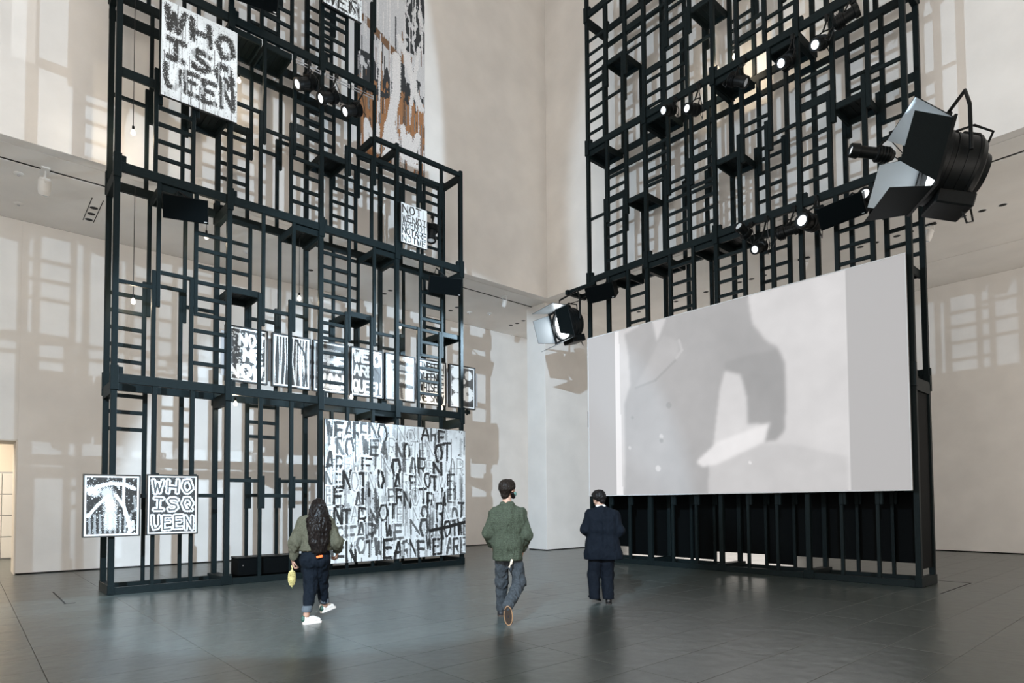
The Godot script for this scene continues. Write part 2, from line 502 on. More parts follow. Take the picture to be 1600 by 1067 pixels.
func scaffold_left() -> void:
	LS = thing("scaffold", "tall black timber scaffold hung with black and white lettered paintings", "scaffold", Vector3(-12.24, 0, -1.86))
	LS.rotation.y = PI / 2
	level(LS, 0, 0, 12)
	level(LS, 1, 0, 12)
	level(LS, 2, 0, 12)
	level(LS, 3, 0, 8)
	level(LS, 4, 0, 8)
	for lay in 2:
		for t in 5:
			for i in 13:
				if i > 8 and t >= 2:
					if t == 2:
						stud(LS, i, lay, 2, 9.72)
					continue
				if i == 8 and t == 2:
					pass
				stud(LS, i, lay, t)
	# low part: top rail with its cross pieces, second rail below it
	member(LS, "top_rail", Vector3(8 * STEP, 9.70, -0.085), Vector3(12 * STEP + 0.05, 9.80, 0.0), true)
	member(LS, "top_rail", Vector3(8 * STEP, 9.62, -0.845), Vector3(12 * STEP + 0.05, 9.72, -0.76), true)
	member(LS, "mid_rail", Vector3(7 * STEP, 9.22, -0.07), Vector3(11 * STEP, 9.32, -0.02), true)
	member(LS, "mid_rail", Vector3(7 * STEP, 9.30, -0.83), Vector3(11 * STEP, 9.42, -0.78), true)
	for i in [8, 9, 12]:
		member(LS, "joist", Vector3(i * STEP - 0.045, 9.62, -0.78), Vector3(i * STEP + 0.045, 9.78, -0.06))
	# second back rail under the third deck
	member(LS, "back_rail", Vector3(-0.05, 10.38, -0.83), Vector3(8 * STEP, 10.56, -0.77), true)
	rungs(LS, [[1,0,[3.49,3.19,2.88]],[0,0,[1.66]],[0,1,[1.66]],[0,2,[1.67]],[0,3,[1.96]],[0,4,[1.67]],[0,5,[1.97]],[1,5,[1.99]],[1,4,[1.69]],[1,4,[3.53,3.20,2.90]],[0,0,[5.34]],[1,0,[5.34,5.03,4.72,4.41,4.12]],[0,1,[5.64]],[1,1,[5.63]],[0,2,[6.53,6.23,5.91,5.61,5.32,5.01,4.70,4.40,4.10]],[1,2,[5.33]],[1,3,[6.84,6.53,6.23]],[1,4,[5.34]],[0,4,[5.34]],[0,5,[5.61]],[1,5,[5.59]],[1,6,[5.35]]])
	rungs(LS, [[0,6,[6.82,6.52,6.22,5.90,5.59,5.32,5.00,4.69,4.39,4.07]],[1,7,[7.14,6.81,6.50,6.21,5.24]],[1,8,[5.28]],[0,8,[5.32]],[0,9,[5.62]],[1,9,[5.23]],[0,10,[6.87,6.53,6.21,5.88,5.61,5.32,5.01,4.70,4.40,4.10]],[1,11,[6.89,6.53,6.18,5.97]],[0,0,[-9.01]],[1,0,[8.99]],[1,1,[9.37]],[0,1,[8.62,8.32,8.01,7.71]],[1,3,[-9.23,9.03,8.71,8.41,8.10]],[0,3,[9.28]],[1,4,[8.96]],[0,4,[8.97]],[1,5,[9.30]],[0,5,[9.83,9.53,-9.27,8.91,8.62,8.30,8.00,7.71]]])
	rungs(LS, [[1,6,[10.25,9.96,9.63]],[1,7,[9.03,8.70,8.39,8.06]],[0,7,[9.29]],[1,8,[8.95]],[1,9,[8.96]],[1,11,[9.43,9.21,8.93,8.64,8.34,8.04]],[0,4,[11.62,11.32]],[1,6,[12.62,12.33,12.03,11.73]],[0,6,[12.20,12.04,11.83,11.53,11.24]],[0,1,[-10.46]],[1,4,[11.97,11.63]]])
	for p in [[7, 5.64], [3, 5.62], [11, 5.62], [6, 8.96], [2, 8.92], [1, 7.19], [5, 7.19], [8, 7.19], [8, 3.53], [4, 10.72], [3, 10.72]]:
		platform(LS, p[0], p[1])

func scaffold_right() -> void:
	RS = thing("scaffold", "tall black timber scaffold standing behind the big projection screen", "scaffold", Vector3(-10.69, 0, -12.204))
	for l in 5:
		level(RS, l, 0, 12)
	for lay in 2:
		for t in 5:
			for i in 13:
				stud(RS, i, lay, t, -1.0, 1.22)
	member(RS, "back_rail", Vector3(-0.05, 10.41, -0.83), Vector3(12 * STEP + 0.05, 10.54, -0.77), true)
	member(RS, "back_rail", Vector3(-0.05, 13.97, -0.83), Vector3(12 * STEP + 0.05, 14.10, -0.77), true)
	rungs(RS, [[0,2,[6.57,6.22,5.92]],[0,4,[6.94,6.54,6.22,5.93]],[0,6,[6.81,6.55,6.26,5.95]],[1,7,[6.92,6.57,6.27]],[0,10,[6.55,6.23,5.92]],[1,11,[6.56,6.26,6.00]],[0,0,[8.95]],[0,1,[9.82,9.52,-9.23,8.90,8.60,8.29,7.99,7.68]],[0,2,[-9.96]],[0,3,[10.04,9.76,9.48,9.23,9.13]],[0,4,[8.95,8.75,8.54,8.21,7.94,7.66]],[0,5,[9.51,-9.24,8.94,8.63,8.51,8.29,8.00,7.68]],[0,7,[9.22,9.45]],[1,7,[9.24,9.00,8.70,8.37,8.07]],[0,8,[8.98]],[0,9,[9.79,9.49,-9.24,8.92,8.61,8.30,8.01,7.72]],[1,10,[10.2,9.86,9.59]],[0,11,[9.30]],[1,11,[-9.32,9.00,8.69,8.38]]])
	rungs(RS, [[0,0,[13.77,13.40,13.08,12.82,-12.56,12.27,11.90,11.58,11.25]],[0,1,[11.92]],[0,2,[13.7,-13.38,13.00,12.76]],[0,3,[13.33,12.89,-11.94,11.70,11.34,11.06]],[0,4,[13.11,12.80,-12.51,12.19,11.90,11.60,11.24]],[0,5,[11.87]],[1,6,[12.50,12.28,12.01,11.88]],[0,8,[11.47,11.21]],[0,7,[11.64,11.34]],[1,9,[11.57]]])
	for p in [[2, 9.0], [6, 8.94], [10, 8.98], [1, 12.86], [5, 12.74], [0, 10.74], [3, 10.74], [6, 10.74], [8, 10.74], [1, 7.19], [3, 7.19], [5, 7.19], [6, 7.19], [11, 5.62]]:
		platform(RS, p[0], p[1])
	for e in [-0.02, 12 * STEP + 0.0]:
		member(RS, "panel", Vector3(e - 0.012, 0.3, -0.75), Vector3(e + 0.012, 3.4, -0.09)).material_override = M.black_board
	# black boards closing the back of the lowest bay
	for k in 12:
		var low := 0.34 if not (k in [1, 2, 3, 4, 7]) else 0.15
		member(RS, "panel", Vector3(k * STEP + 0.001, low, -0.885), Vector3((k + 1) * STEP - 0.001, 3.4, -0.86)).material_override = M.black_board

# ---------------------------------------------------------------- canvases, drawn stroke by stroke
var cw := 0
var ch := 0
var px := PackedFloat32Array()
var jit := FastNoiseLite.new()

func canvas_new(w: int, h: int, v: float) -> void:
	cw = w
	ch = h
	px = PackedFloat32Array()
	px.resize(w * h)
	px.fill(v)

func stroke(pts: Array, r: float, v: float, op := 1.0, rough := 0.35) -> void:
	for i in pts.size() - 1:
		var a: Vector2 = pts[i]
		var b: Vector2 = pts[i + 1]
		var m := r * (1.0 + rough) + 1.5
		var x0 := maxi(0, int(minf(a.x, b.x) - m))
		var x1 := mini(cw - 1, int(maxf(a.x, b.x) + m))
		var y0 := maxi(0, int(minf(a.y, b.y) - m))
		var y1 := mini(ch - 1, int(maxf(a.y, b.y) + m))
		var ab := b - a
		var l2 := maxf(ab.length_squared(), 0.01)
		for y in range(y0, y1 + 1):
			for x in range(x0, x1 + 1):
				var p := Vector2(x, y) - a
				var t := clampf(p.dot(ab) / l2, 0.0, 1.0)
				var d := (p - ab * t).length()
				if d > m:
					continue
				var n := jit.get_noise_2d(x, y)
				var k := clampf(r * (1.0 + rough * n) - d + 0.7, 0.0, 1.0) * op
				if k > 0.0:
					var o := y * cw + x
					px[o] = px[o] + (v - px[o]) * k

func glyph(c: String) -> Array:
	var q := func(s: String) -> Array:
		var out := []
		for part in s.split("|"):
			var pl := []
			for w in part.split(" "):
				pl.append(Vector2(int(w[0]) / 9.0, int(w[1]) / 9.0))
			out.append(pl)
		return out
	match c:
		"W": return q.call("00 29 42 69 90")
		"H": return q.call("00 09|90 99|05 95")
		"O": return q.call("50 20 04 16 39 69 96 94 70 40")
		"I": return q.call("50 59|10 90|19 99")
		"S": return q.call("91 60 20 02 24 75 97 69 19 08")
		"Q": return q.call("50 20 04 16 39 69 96 94 70 40|56 99")
		"U": return q.call("00 06 29 69 96 90")
		"E": return q.call("00 09|00 90|04 74|09 99")
		"N": return q.call("09 00 99 90")
		"R": return q.call("09 00 60 91 94 65 05|55 99")
		"T": return q.call("00 90|50 59")
		"A": return q.call("09 40 50 99|16 86")
		"M": return q.call("09 10 55 80 99")
		"B": return q.call("00 09|00 70 92 74 04|74 97 79 09")
		"Y": return q.call("00 45 90|45 49")
	return []

func letter(c: String, at: Vector2, size: Vector2, r: float, v: float, op := 1.0, rough := 0.35) -> void:
	for pl in glyph(c):
		var out := []
		for p in pl:
			out.append(at + Vector2(p.x * size.x + rng.randf_range(-1, 1) * size.x * 0.05, p.y * size.y + rng.randf_range(-1, 1) * size.y * 0.04))
		stroke(out, r, v, op, rough)

func words(s: String, at: Vector2, size: Vector2, gap: float, r: float, v: float, op := 1.0, rough := 0.35) -> void:
	for i in s.length():
		if s[i] != " ":
			letter(s[i], at + Vector2(i * (size.x + gap), rng.randf_range(-1, 1) * size.y * 0.05), size, r, v, op, rough)

func drips(n: int, v: float, w: float, op := 0.5) -> void:
	for i in n:
		var x := rng.randf() * cw
		var y := rng.randf() * ch
		stroke([Vector2(x, y), Vector2(x + rng.randf_range(-2, 2), y + rng.randf_range(0.05, 0.3) * ch)], w * rng.randf_range(0.5, 1.3), v, op, 0.6)

func splat(n: int, v: float, r: float) -> void:
	for i in n:
		var p := Vector2(rng.randf() * cw, rng.randf() * ch)
		stroke([p, p + Vector2(rng.randf_range(-1, 1), rng.randf_range(-1, 1))], r * rng.randf_range(0.3, 1.2), v, 0.9, 0.6)

func border(b: int, v: float) -> void:
	for y in ch:
		for x in cw:
			if x < b or y < b or x >= cw - b or y >= ch - b:
				px[y * cw + x] = v

func canvas_tex() -> ImageTexture:
	var bytes := PackedByteArray()
	bytes.resize(cw * ch)
	for i in cw * ch:
		bytes[i] = int(clampf(px[i], 0.0, 1.0) * 255.0)
	var im := Image.create_from_data(cw, ch, false, Image.FORMAT_L8, bytes)
	im.convert(Image.FORMAT_RGB8)
	im.generate_mipmaps()
	return ImageTexture.create_from_image(im)

func picture_quad(w: float, h: float) -> Mesh:
	# faces +z, picture upright
	var st := new_st()
	var v := [Vector3(-w / 2, h / 2, 0), Vector3(w / 2, h / 2, 0), Vector3(w / 2, -h / 2, 0), Vector3(-w / 2, -h / 2, 0)]
	var t := [Vector2(0, 0), Vector2(1, 0), Vector2(1, 1), Vector2(0, 1)]
	for j in [0, 1, 2, 0, 2, 3]:
		st.set_normal(Vector3(0, 0, 1))
		st.set_uv(t[j])
		st.add_vertex(v[j])
	return st.commit()

func painted(tex: Texture2D, tint: Color, rough := 0.5) -> StandardMaterial3D:
	var m := StandardMaterial3D.new()
	m.albedo_texture = tex
	m.albedo_color = tint
	m.roughness = rough
	return m

func painting(called: String, label: String, group: String, sc: Node3D, u0: float, u1: float, h0: float, h1: float, d: float, thick: float, fw: float, tex: Texture2D, tint := Color(0.95, 0.97, 0.98)) -> Node3D:
	# d: depth of its back behind the scaffold's front; the face stands thick before it
	var w := u1 - u0
	var h := h1 - h0
	var o := thing(called, label, "painting", W(sc, (u0 + u1) / 2, (h0 + h1) / 2, d), group)
	o.rotation.y = sc.rotation.y
	if fw > 0.0:
		var st := new_st()
		for s in [-1.0, 1.0]:
			chamfer_into(st, Vector3(fw, h, thick), 0.003, Vector3(s * (w / 2 - fw / 2), 0, thick / 2))
			chamfer_into(st, Vector3(w - 2 * fw, fw, thick), 0.003, Vector3(0, s * (h / 2 - fw / 2), thick / 2))
		put("frame", st.commit(), M.frame_black, o)
		put("backing", bx(w - 2 * fw, h - 2 * fw, thick * 0.5, 0.002), M.canvas_edge, o, Vector3(0, 0, thick * 0.3))
		put("canvas", picture_quad(w - 2 * fw, h - 2 * fw), painted(tex, tint), o, Vector3(0, 0, thick * 0.8))
	else:
		put("stretcher", bx(w, h, thick, 0.004), M.frame_black, o, Vector3(0, 0, thick / 2))
		put("canvas", picture_quad(w - 0.012, h - 0.012), painted(tex, tint), o, Vector3(0, 0, thick + 0.002))
	return o

func paintings() -> void:
	jit.seed = 4
	jit.frequency = 0.12
	jit.fractal_octaves = 3
	rng.seed = 77
	var bk := 0.16
	var wh := 0.97
	# two framed works low on the front of the scaffold
	canvas_new(320, 400, bk - 0.06)
	splat(500, 0.6, 1.6)
	stroke([Vector2(30, 120), Vector2(70, 75), Vector2(150, 50), Vector2(230, 55), Vector2(290, 85)], 13, wh, 0.9, 0.5)
	stroke([Vector2(228, 12), Vector2(226, 160), Vector2(236, 260)], 9, wh, 0.9, 0.4)
	stroke([Vector2(35, 95), Vector2(60, 110)], 30, wh, 0.8, 0.8)
	stroke([Vector2(130, 110), Vector2(150, 200), Vector2(150, 330)], 36, wh, 0.75, 0.9)
	stroke([Vector2(20, 270), Vector2(80, 190), Vector2(140, 130)], 10, wh, 0.85, 0.5)
	stroke([Vector2(180, 130), Vector2(230, 210), Vector2(265, 330), Vector2(270, 375)], 11, wh, 0.9, 0.5)
	stroke([Vector2(250, 340), Vector2(285, 310), Vector2(290, 360), Vector2(255, 380)], 9, wh, 0.8, 0.4)
	stroke([Vector2(290, 140), Vector2(300, 230), Vector2(280, 240)], 8, 0.8, 0.6, 0.6)
	for i in 9:
		stroke([Vector2(30 + i * 30, 260), Vector2(34 + i * 29, 380)], 7, wh, 0.55, 0.8)
	splat(160, 0.95, 4.0)
	border(12, wh)
	painting("framed_painting", "framed black canvas of sprayed white arcs, hung low beside the lettered panel", "", LS, -0.42, 0.40, 0.975, 2.015, -0.01, 0.07, 0.022, canvas_tex())
	canvas_new(320, 400, bk)
	splat(200, 0.5, 2.0)
	for pass_ in 2:
		var r := 17.0 if pass_ == 0 else 5.0
		var v := wh if pass_ == 0 else 0.3
		rng.seed = 12
		words("WHO", Vector2(34, 34), Vector2(62, 78), 32, r, v)
		words("ISQ", Vector2(36, 158), Vector2(58, 78), 38, r, v)
		words("UEEN", Vector2(30, 280), Vector2(46, 84), 26, r * 0.9, v)
	border(10, wh)
	painting("framed_painting", "framed panel reading WHO ISQ UEEN in white letters, hung low on the scaffold", "", LS, 0.49, 1.31, 0.98, 2.035, -0.01, 0.07, 0.022, canvas_tex())
	# the great lettered panel at floor level
	canvas_new(840, 700, 0.93)
	rng.seed = 5
	for i in 130:
		var x := rng.randf() * cw
		var y := rng.randf_range(-80, 640)
		stroke([Vector2(x, y), Vector2(x + rng.randf_range(-3, 3), y + rng.randf_range(50, 230))], rng.randf_range(2, 11), rng.randf_range(0.25, 0.75), 0.38, 0.8)
	var rows := ["WEARENO NOTARE", " NOTWEARNOTENOT", "AREWE NOTAREN AR", "NENOTNO ARENOTWE", "BE AN  ERNOTR WE", "INTARNOTE NO RNOT", "AREAR WE NO NOTWE", "WENOTWEARNEWE ARE"]
	for r in 8:
		var x := 6.0
		for i in rows[r].length():
			var c: String = rows[r][i]
			var size := Vector2(rng.randf_range(34, 50), rng.randf_range(70, 96))
			if c != " ":
				var at := Vector2(x, r * 85 + 4 + rng.randf_range(-16, 16))
				var bold := rng.randf()
				if bold < 0.3 and r < 6:
					letter(c, at, size, 10, 0.97, 0.75, 0.7)
					letter(c, at, size, 3.0, 0.5, 0.6, 0.6)
				else:
					letter(c, at + Vector2(-5, -5), size, 9, 0.98, 0.8, 0.6)
					letter(c, at, size, rng.randf_range(5.0, 8.0), rng.randf_range(0.08, 0.16) if bold > 0.5 else rng.randf_range(0.2, 0.45), 0.9, 0.55)
			x += size.x + rng.randf_range(3, 12)
	for i in 12:
		var x := rng.randf() * cw
		var y := rng.randf_range(0, 560)
		stroke([Vector2(x, y), Vector2(x + rng.randf_range(-3, 3), y + rng.randf_range(60, 170))], rng.randf_range(5, 12), 0.14, 0.65, 0.9)
	drips(55, 0.98, 4, 0.7)
	drips(60, 0.2, 2.0, 0.8)
	splat(200, 0.15, 3.0)
	stroke([Vector2(600, 560), Vector2(700, 545), Vector2(838, 520)], 9, 0.12)
	stroke([Vector2(690, 380), Vector2(680, 520), Vector2(672, 690)], 6, 0.12)
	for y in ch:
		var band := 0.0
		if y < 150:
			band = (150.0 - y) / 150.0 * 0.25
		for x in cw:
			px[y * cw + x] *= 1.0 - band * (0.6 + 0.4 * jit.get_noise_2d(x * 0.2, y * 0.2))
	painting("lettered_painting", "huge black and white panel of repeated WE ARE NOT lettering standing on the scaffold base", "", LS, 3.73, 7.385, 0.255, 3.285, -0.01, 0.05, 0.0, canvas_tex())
	# lettered canvas high on the scaffold
	canvas_new(360, 460, 0.95)
	rng.seed = 9
	drips(60, 0.8, 2.5, 0.4)
	rng.seed = 31
	words("WH", Vector2(20, 36), Vector2(82, 96), 36, 14, 0.16, 0.95, 0.9)
	words("O", Vector2(262, 60), Vector2(74, 96), 20, 14, 0.2, 0.95, 0.9)
	words("IS", Vector2(24, 178), Vector2(80, 86), 40, 14, 0.16, 0.95, 0.9)
	words("Q", Vector2(256, 200), Vector2(78, 96), 20, 14, 0.2, 0.95, 0.9)
	words("UEEN", Vector2(22, 310), Vector2(58, 100), 28, 12, 0.18, 0.95, 0.9)
	splat(900, 0.85, 2.2)
	splat(200, 0.2, 1.6)
	drips(46, 0.3, 1.6, 0.7)
	drips(30, 0.97, 5.0, 0.6)
	painting("lettered_canvas", "large white canvas with dark stippled letters WHO ISQ UEEN, high on the scaffold", "", LS, 0.60, 1.90, 8.76, 10.53, -0.10, 0.05, 0.0, canvas_tex())
	# small lettered canvas
	canvas_new(240, 320, 0.95)
	rng.seed = 19
	drips(40, 0.6, 4, 0.4)
	words("NOT", Vector2(14, 14), Vector2(44, 60), 18, 5, 0.12)
	words("WENOT", Vector2(12, 92), Vector2(34, 54), 12, 4, 0.2, 0.9)
	words("ARENOT", Vector2(8, 140), Vector2(28, 54), 10, 4, 0.2, 0.8)
	words("NOTARE", Vector2(10, 200), Vector2(30, 50), 8, 4.5, 0.15)
	words("NOTWE", Vector2(10, 262), Vector2(34, 46), 12, 4.5, 0.2)
	drips(30, 0.97, 4, 0.7)
	painting("lettered_canvas", "small white canvas reading NOT over and over, beside a clamped spotlight", "", LS, 5.52, 6.235, 7.50, 8.43, -0.06, 0.06, 0.0, canvas_tex())
	# canvas cut by the top of the picture
	canvas_new(256, 330, 0.95)
	rng.seed = 23
	drips(60, 0.2, 3, 0.7)
	words("NOW", Vector2(20, 40), Vector2(58, 80), 18, 7, 0.15)
	words("ARE", Vector2(20, 150), Vector2(58, 70), 18, 7, 0.2)
	words("WEN", Vector2(20, 240), Vector2(58, 70), 18, 6, 0.15)
	splat(120, 0.15, 2.5)
	drips(50, 0.96, 3, 0.7)
	painting("lettered_canvas", "white canvas with scratchy black marks at the very top of the scaffold", "", LS, 3.62, 4.52, 12.10, 13.25, -0.08, 0.06, 0.0, canvas_tex())
	row_of_seven()
	mural()

func row_of_seven() -> void:
	var centre := [2.385, 3.31, 4.20, 5.09, 5.98, 6.90, 7.85]
	var lab := ["framed painting of white NOT ME NOW letters on black, first of the row",
		"framed painting of tall black and white streaks with a curve, second of the row",
		"framed painting of blurred white bars behind ladder rungs, third of the row",
		"framed painting of faint WE ARE QUEEN letters and rings, fourth of the row",
		"framed painting of blurred dark horizontal smears, fifth of the row",
		"framed painting of many narrow black letters behind a ladder, sixth of the row",
		"framed painting of white glowing discs, jutting past the end of the scaffold"]
	for k in 7:
		rng.seed = 100 + k
		canvas_new(200, 260, 0.25)
		match k:
			0:
				splat(200, 0.9, 5.0)
				splat(150, 0.15, 4.0)
				words("NOT", Vector2(62, 28), Vector2(34, 52), 12, 7, 0.97)
				words("ME", Vector2(84, 100), Vector2(40, 56), 12, 8, 0.97)
				words("NOW", Vector2(14, 186), Vector2(44, 56), 16, 9, 0.97)
			1:
				for i in 24:
					var x := 14 + i * 8.0
					stroke([Vector2(x, 10), Vector2(x + rng.randf_range(-8, 8), 130), Vector2(x + rng.randf_range(-12, 12), 250)], rng.randf_range(2, 6), 0.97 if i % 2 == 0 else 0.12, 0.9, 0.7)
				stroke([Vector2(125, 12), Vector2(168, 70), Vector2(182, 140), Vector2(170, 250)], 5, 0.12)
			2:
				for i in 5:
					stroke([Vector2(30, 40 + i * 48), Vector2(150, 44 + i * 48)], 12, 0.95, 0.6, 0.9)
				words("EHE", Vector2(30, 70), Vector2(40, 60), 14, 8, 0.9, 0.7)
				words("WAN", Vector2(24, 170), Vector2(40, 60), 14, 8, 0.95, 0.8)
			3:
				words("WE", Vector2(16, 16), Vector2(40, 56), 12, 8, 0.85)
				words("ARE", Vector2(16, 96), Vector2(34, 54), 10, 6, 0.8)
				words("QUEEN", Vector2(12, 180), Vector2(28, 60), 9, 6, 0.95)
				words("OO", Vector2(140, 20), Vector2(44, 60), 0, 10, 0.97)
				stroke([Vector2(150, 100), Vector2(180, 130), Vector2(176, 240)], 5, 0.08)
				splat(2, 0.97, 18)
			4:
				canvas_new(200, 260, 0.9)
				for q in [[40, 0.15, 12], [85, 0.2, 8], [120, 0.55, 14], [170, 0.12, 13], [66, 0.6, 10]]:
					stroke([Vector2(20 + q[0] * 0.4, q[0]), Vector2(185, q[0] + 6)], q[2], q[1], 0.75, 0.9)
				stroke([Vector2(100, 170), Vector2(110, 250)], 9, 0.3, 0.7, 0.8)
				stroke([Vector2(30, 60), Vector2(40, 240)], 14, 0.5, 0.5, 0.9)
			5:
				canvas_new(200, 260, 0.95)
				for r in 4:
					words(["TNEEENH", "WHEENHE", "WHISENE", "NECSNEW"][r], Vector2(10, 14 + r * 62), Vector2(20, 48), 6.5, 3.6, 0.1, 1.0, 0.3)
			6:
				canvas_new(200, 260, 0.35)
				for q in [[45, 40, 38], [150, 50, 30], [50, 125, 42], [140, 170, 48], [50, 215, 44], [110, 90, 16]]:
					stroke([Vector2(q[0], q[1]), Vector2(q[0] + 2, q[1] + 2)], q[2], 0.97, 0.95, 0.25)
				stroke([Vector2(140, 168), Vector2(142, 172)], 9, 0.5, 0.8, 0.5)
				stroke([Vector2(120, 240), Vector2(190, 235)], 14, 0.2, 0.7, 0.8)
		border(8, 0.97)
		var c: float = centre[k]
		painting("framed_painting", lab[k], "row of seven framed paintings on the scaffold", LS, c - 0.42, c + 0.42, 3.97, 5.10, 0.735, 0.09, 0.03, canvas_tex())
	# grey backing tray the row is hung on
	var st := new_st()
	chamfer_into(st, Vector3(6.5, 0.9, 0.02), 0.003)
	var t := thing("backing_rail", "long pale grey board behind the row of seven framed paintings", "board", W(LS, 5.16, 4.53, 0.748))
	t.rotation.y = LS.rotation.y
	put("board", st.commit(), M.tray_grey, t)
	for u in [-2.8, -1.2, 0.4, 2.0, 2.9]:
		put("bracket", bx(0.14, 0.1, 0.06), M.stain, t, Vector3(u, -0.62, 0.02))
		put("bracket", bx(0.05, 0.3, 0.03), M.stain, t, Vector3(u, -0.55, 0.0))

func mural() -> void:
	# tall banner on the wall: grey and white strokes above, ochre below
	var w := 320
	var h := 960
	rng.seed = 55
	canvas_new(w, h, 0.0)
	# tone classes: 0 ochre, 0.3 charcoal, 0.6 grey, 1 pale
	for y in h:
		for x in w:
			var n := jit.get_noise_2d(x * 0.25, y * 0.12)
			var v := 0.66
			if y > 640 + n * 60:
				v = 0.0
			elif y > 560 + n * 80:
				v = 0.3
			elif x > 220 and y < 420 and n > -0.1:
				v = 0.3
			px[y * w + x] = v
	for i in 70:
		var x := rng.randf() * w
		var y := rng.randf_range(300, 900)
		stroke([Vector2(x, y), Vector2(x, y + rng.randf_range(40, 160))], rng.randf_range(1, 3), 0.0 if y > 560 or rng.randf() < 0.4 else 0.3, 0.9, 0.5)
	for i in 90:
		var x := rng.randf() * w
		var y := rng.randf_range(560, 920)
		stroke([Vector2(x, y), Vector2(x + rng.randf_range(-2, 2), y + rng.randf_range(40, 150))], rng.randf_range(1, 4), [0.3, 0.7, 0.95, 0.12][i % 4], 0.7, 0.8)
	stroke([Vector2(30, 380), Vector2(120, 430), Vector2(190, 470)], 16, 0.1, 1, 0.3)
	stroke([Vector2(6, 530), Vector2(60, 530), Vector2(80, 580), Vector2(20, 660), Vector2(110, 660)], 13, 0.3, 1, 0.2)
	stroke([Vector2(205, 500), Vector2(212, 590)], 15, 0.3, 1, 0.3)
	stroke([Vector2(180, 470), Vector2(178, 620), Vector2(150, 760), Vector2(178, 850), Vector2(130, 860), Vector2(140, 780)], 20, 1.0, 1, 0.3)
	words("W", Vector2(206, 760), Vector2(74, 100), 0, 14, 1.0)
	words("N", Vector2(40, 800), Vector2(50, 110), 0, 11, 1.0)
	words("OT", Vector2(120, 880), Vector2(64, 80), 24, 14, 1.0)
	words("E", Vector2(250, 860), Vector2(50, 90), 24, 13, 1.0)
	stroke([Vector2(230, 440), Vector2(260, 560), Vector2(300, 640)], 16, 0.98, 0.9, 0.5)
	stroke([Vector2(290, 380), Vector2(250, 640)], 9, 0.98, 0.9, 0.6)
	stroke([Vector2(190, 380), Vector2(240, 470)], 13, 0.98, 0.9, 0.5)
	drips(60, 1.0, 3, 0.8)
	var im := Image.create(w, h, false, Image.FORMAT_RGB8)
	var ochre := Color(0.68, 0.48, 0.32)
	var dark := Color(0.20, 0.21, 0.22)
	var grey := Color(0.86, 0.85, 0.85)
	var pale := Color(0.95, 0.93, 0.92)
	for y in h:
		for x in w:
			var v := px[y * w + x]
			var c := ochre.lerp(dark, v / 0.3) if v < 0.3 else (dark.lerp(grey, (v - 0.3) / 0.36) if v < 0.66 else grey.lerp(pale, (v - 0.66) / 0.34))
			im.set_pixel(x, y, c * (0.93 + 0.07 * jit.get_noise_2d(x, y)))
	var o := thing("wall_banner", "tall painted wall hanging of white drips and letters over ochre and charcoal", "mural", Vector3(XW + 0.012, 12.9, -7.98))
	o.rotation.y = PI / 2
	put("sheet", bx(1.96, 5.9, 0.02, 0.003), M.canvas_edge, o)
	var m := painted(ImageTexture.create_from_image(im), Color.WHITE, 0.8)
	put("painted_face", picture_quad(1.95, 5.89), m, o, Vector3(0, 0, 0.012))

# ---------------------------------------------------------------- the projection screen
func uvp(s: String) -> PackedVector2Array:
	var out := PackedVector2Array()
	for q in s.split(","):
		var w := q.strip_edges().split(" ")
		out.append(Vector2(float(w[0]), float(w[1])) / 1000.0)
	return out

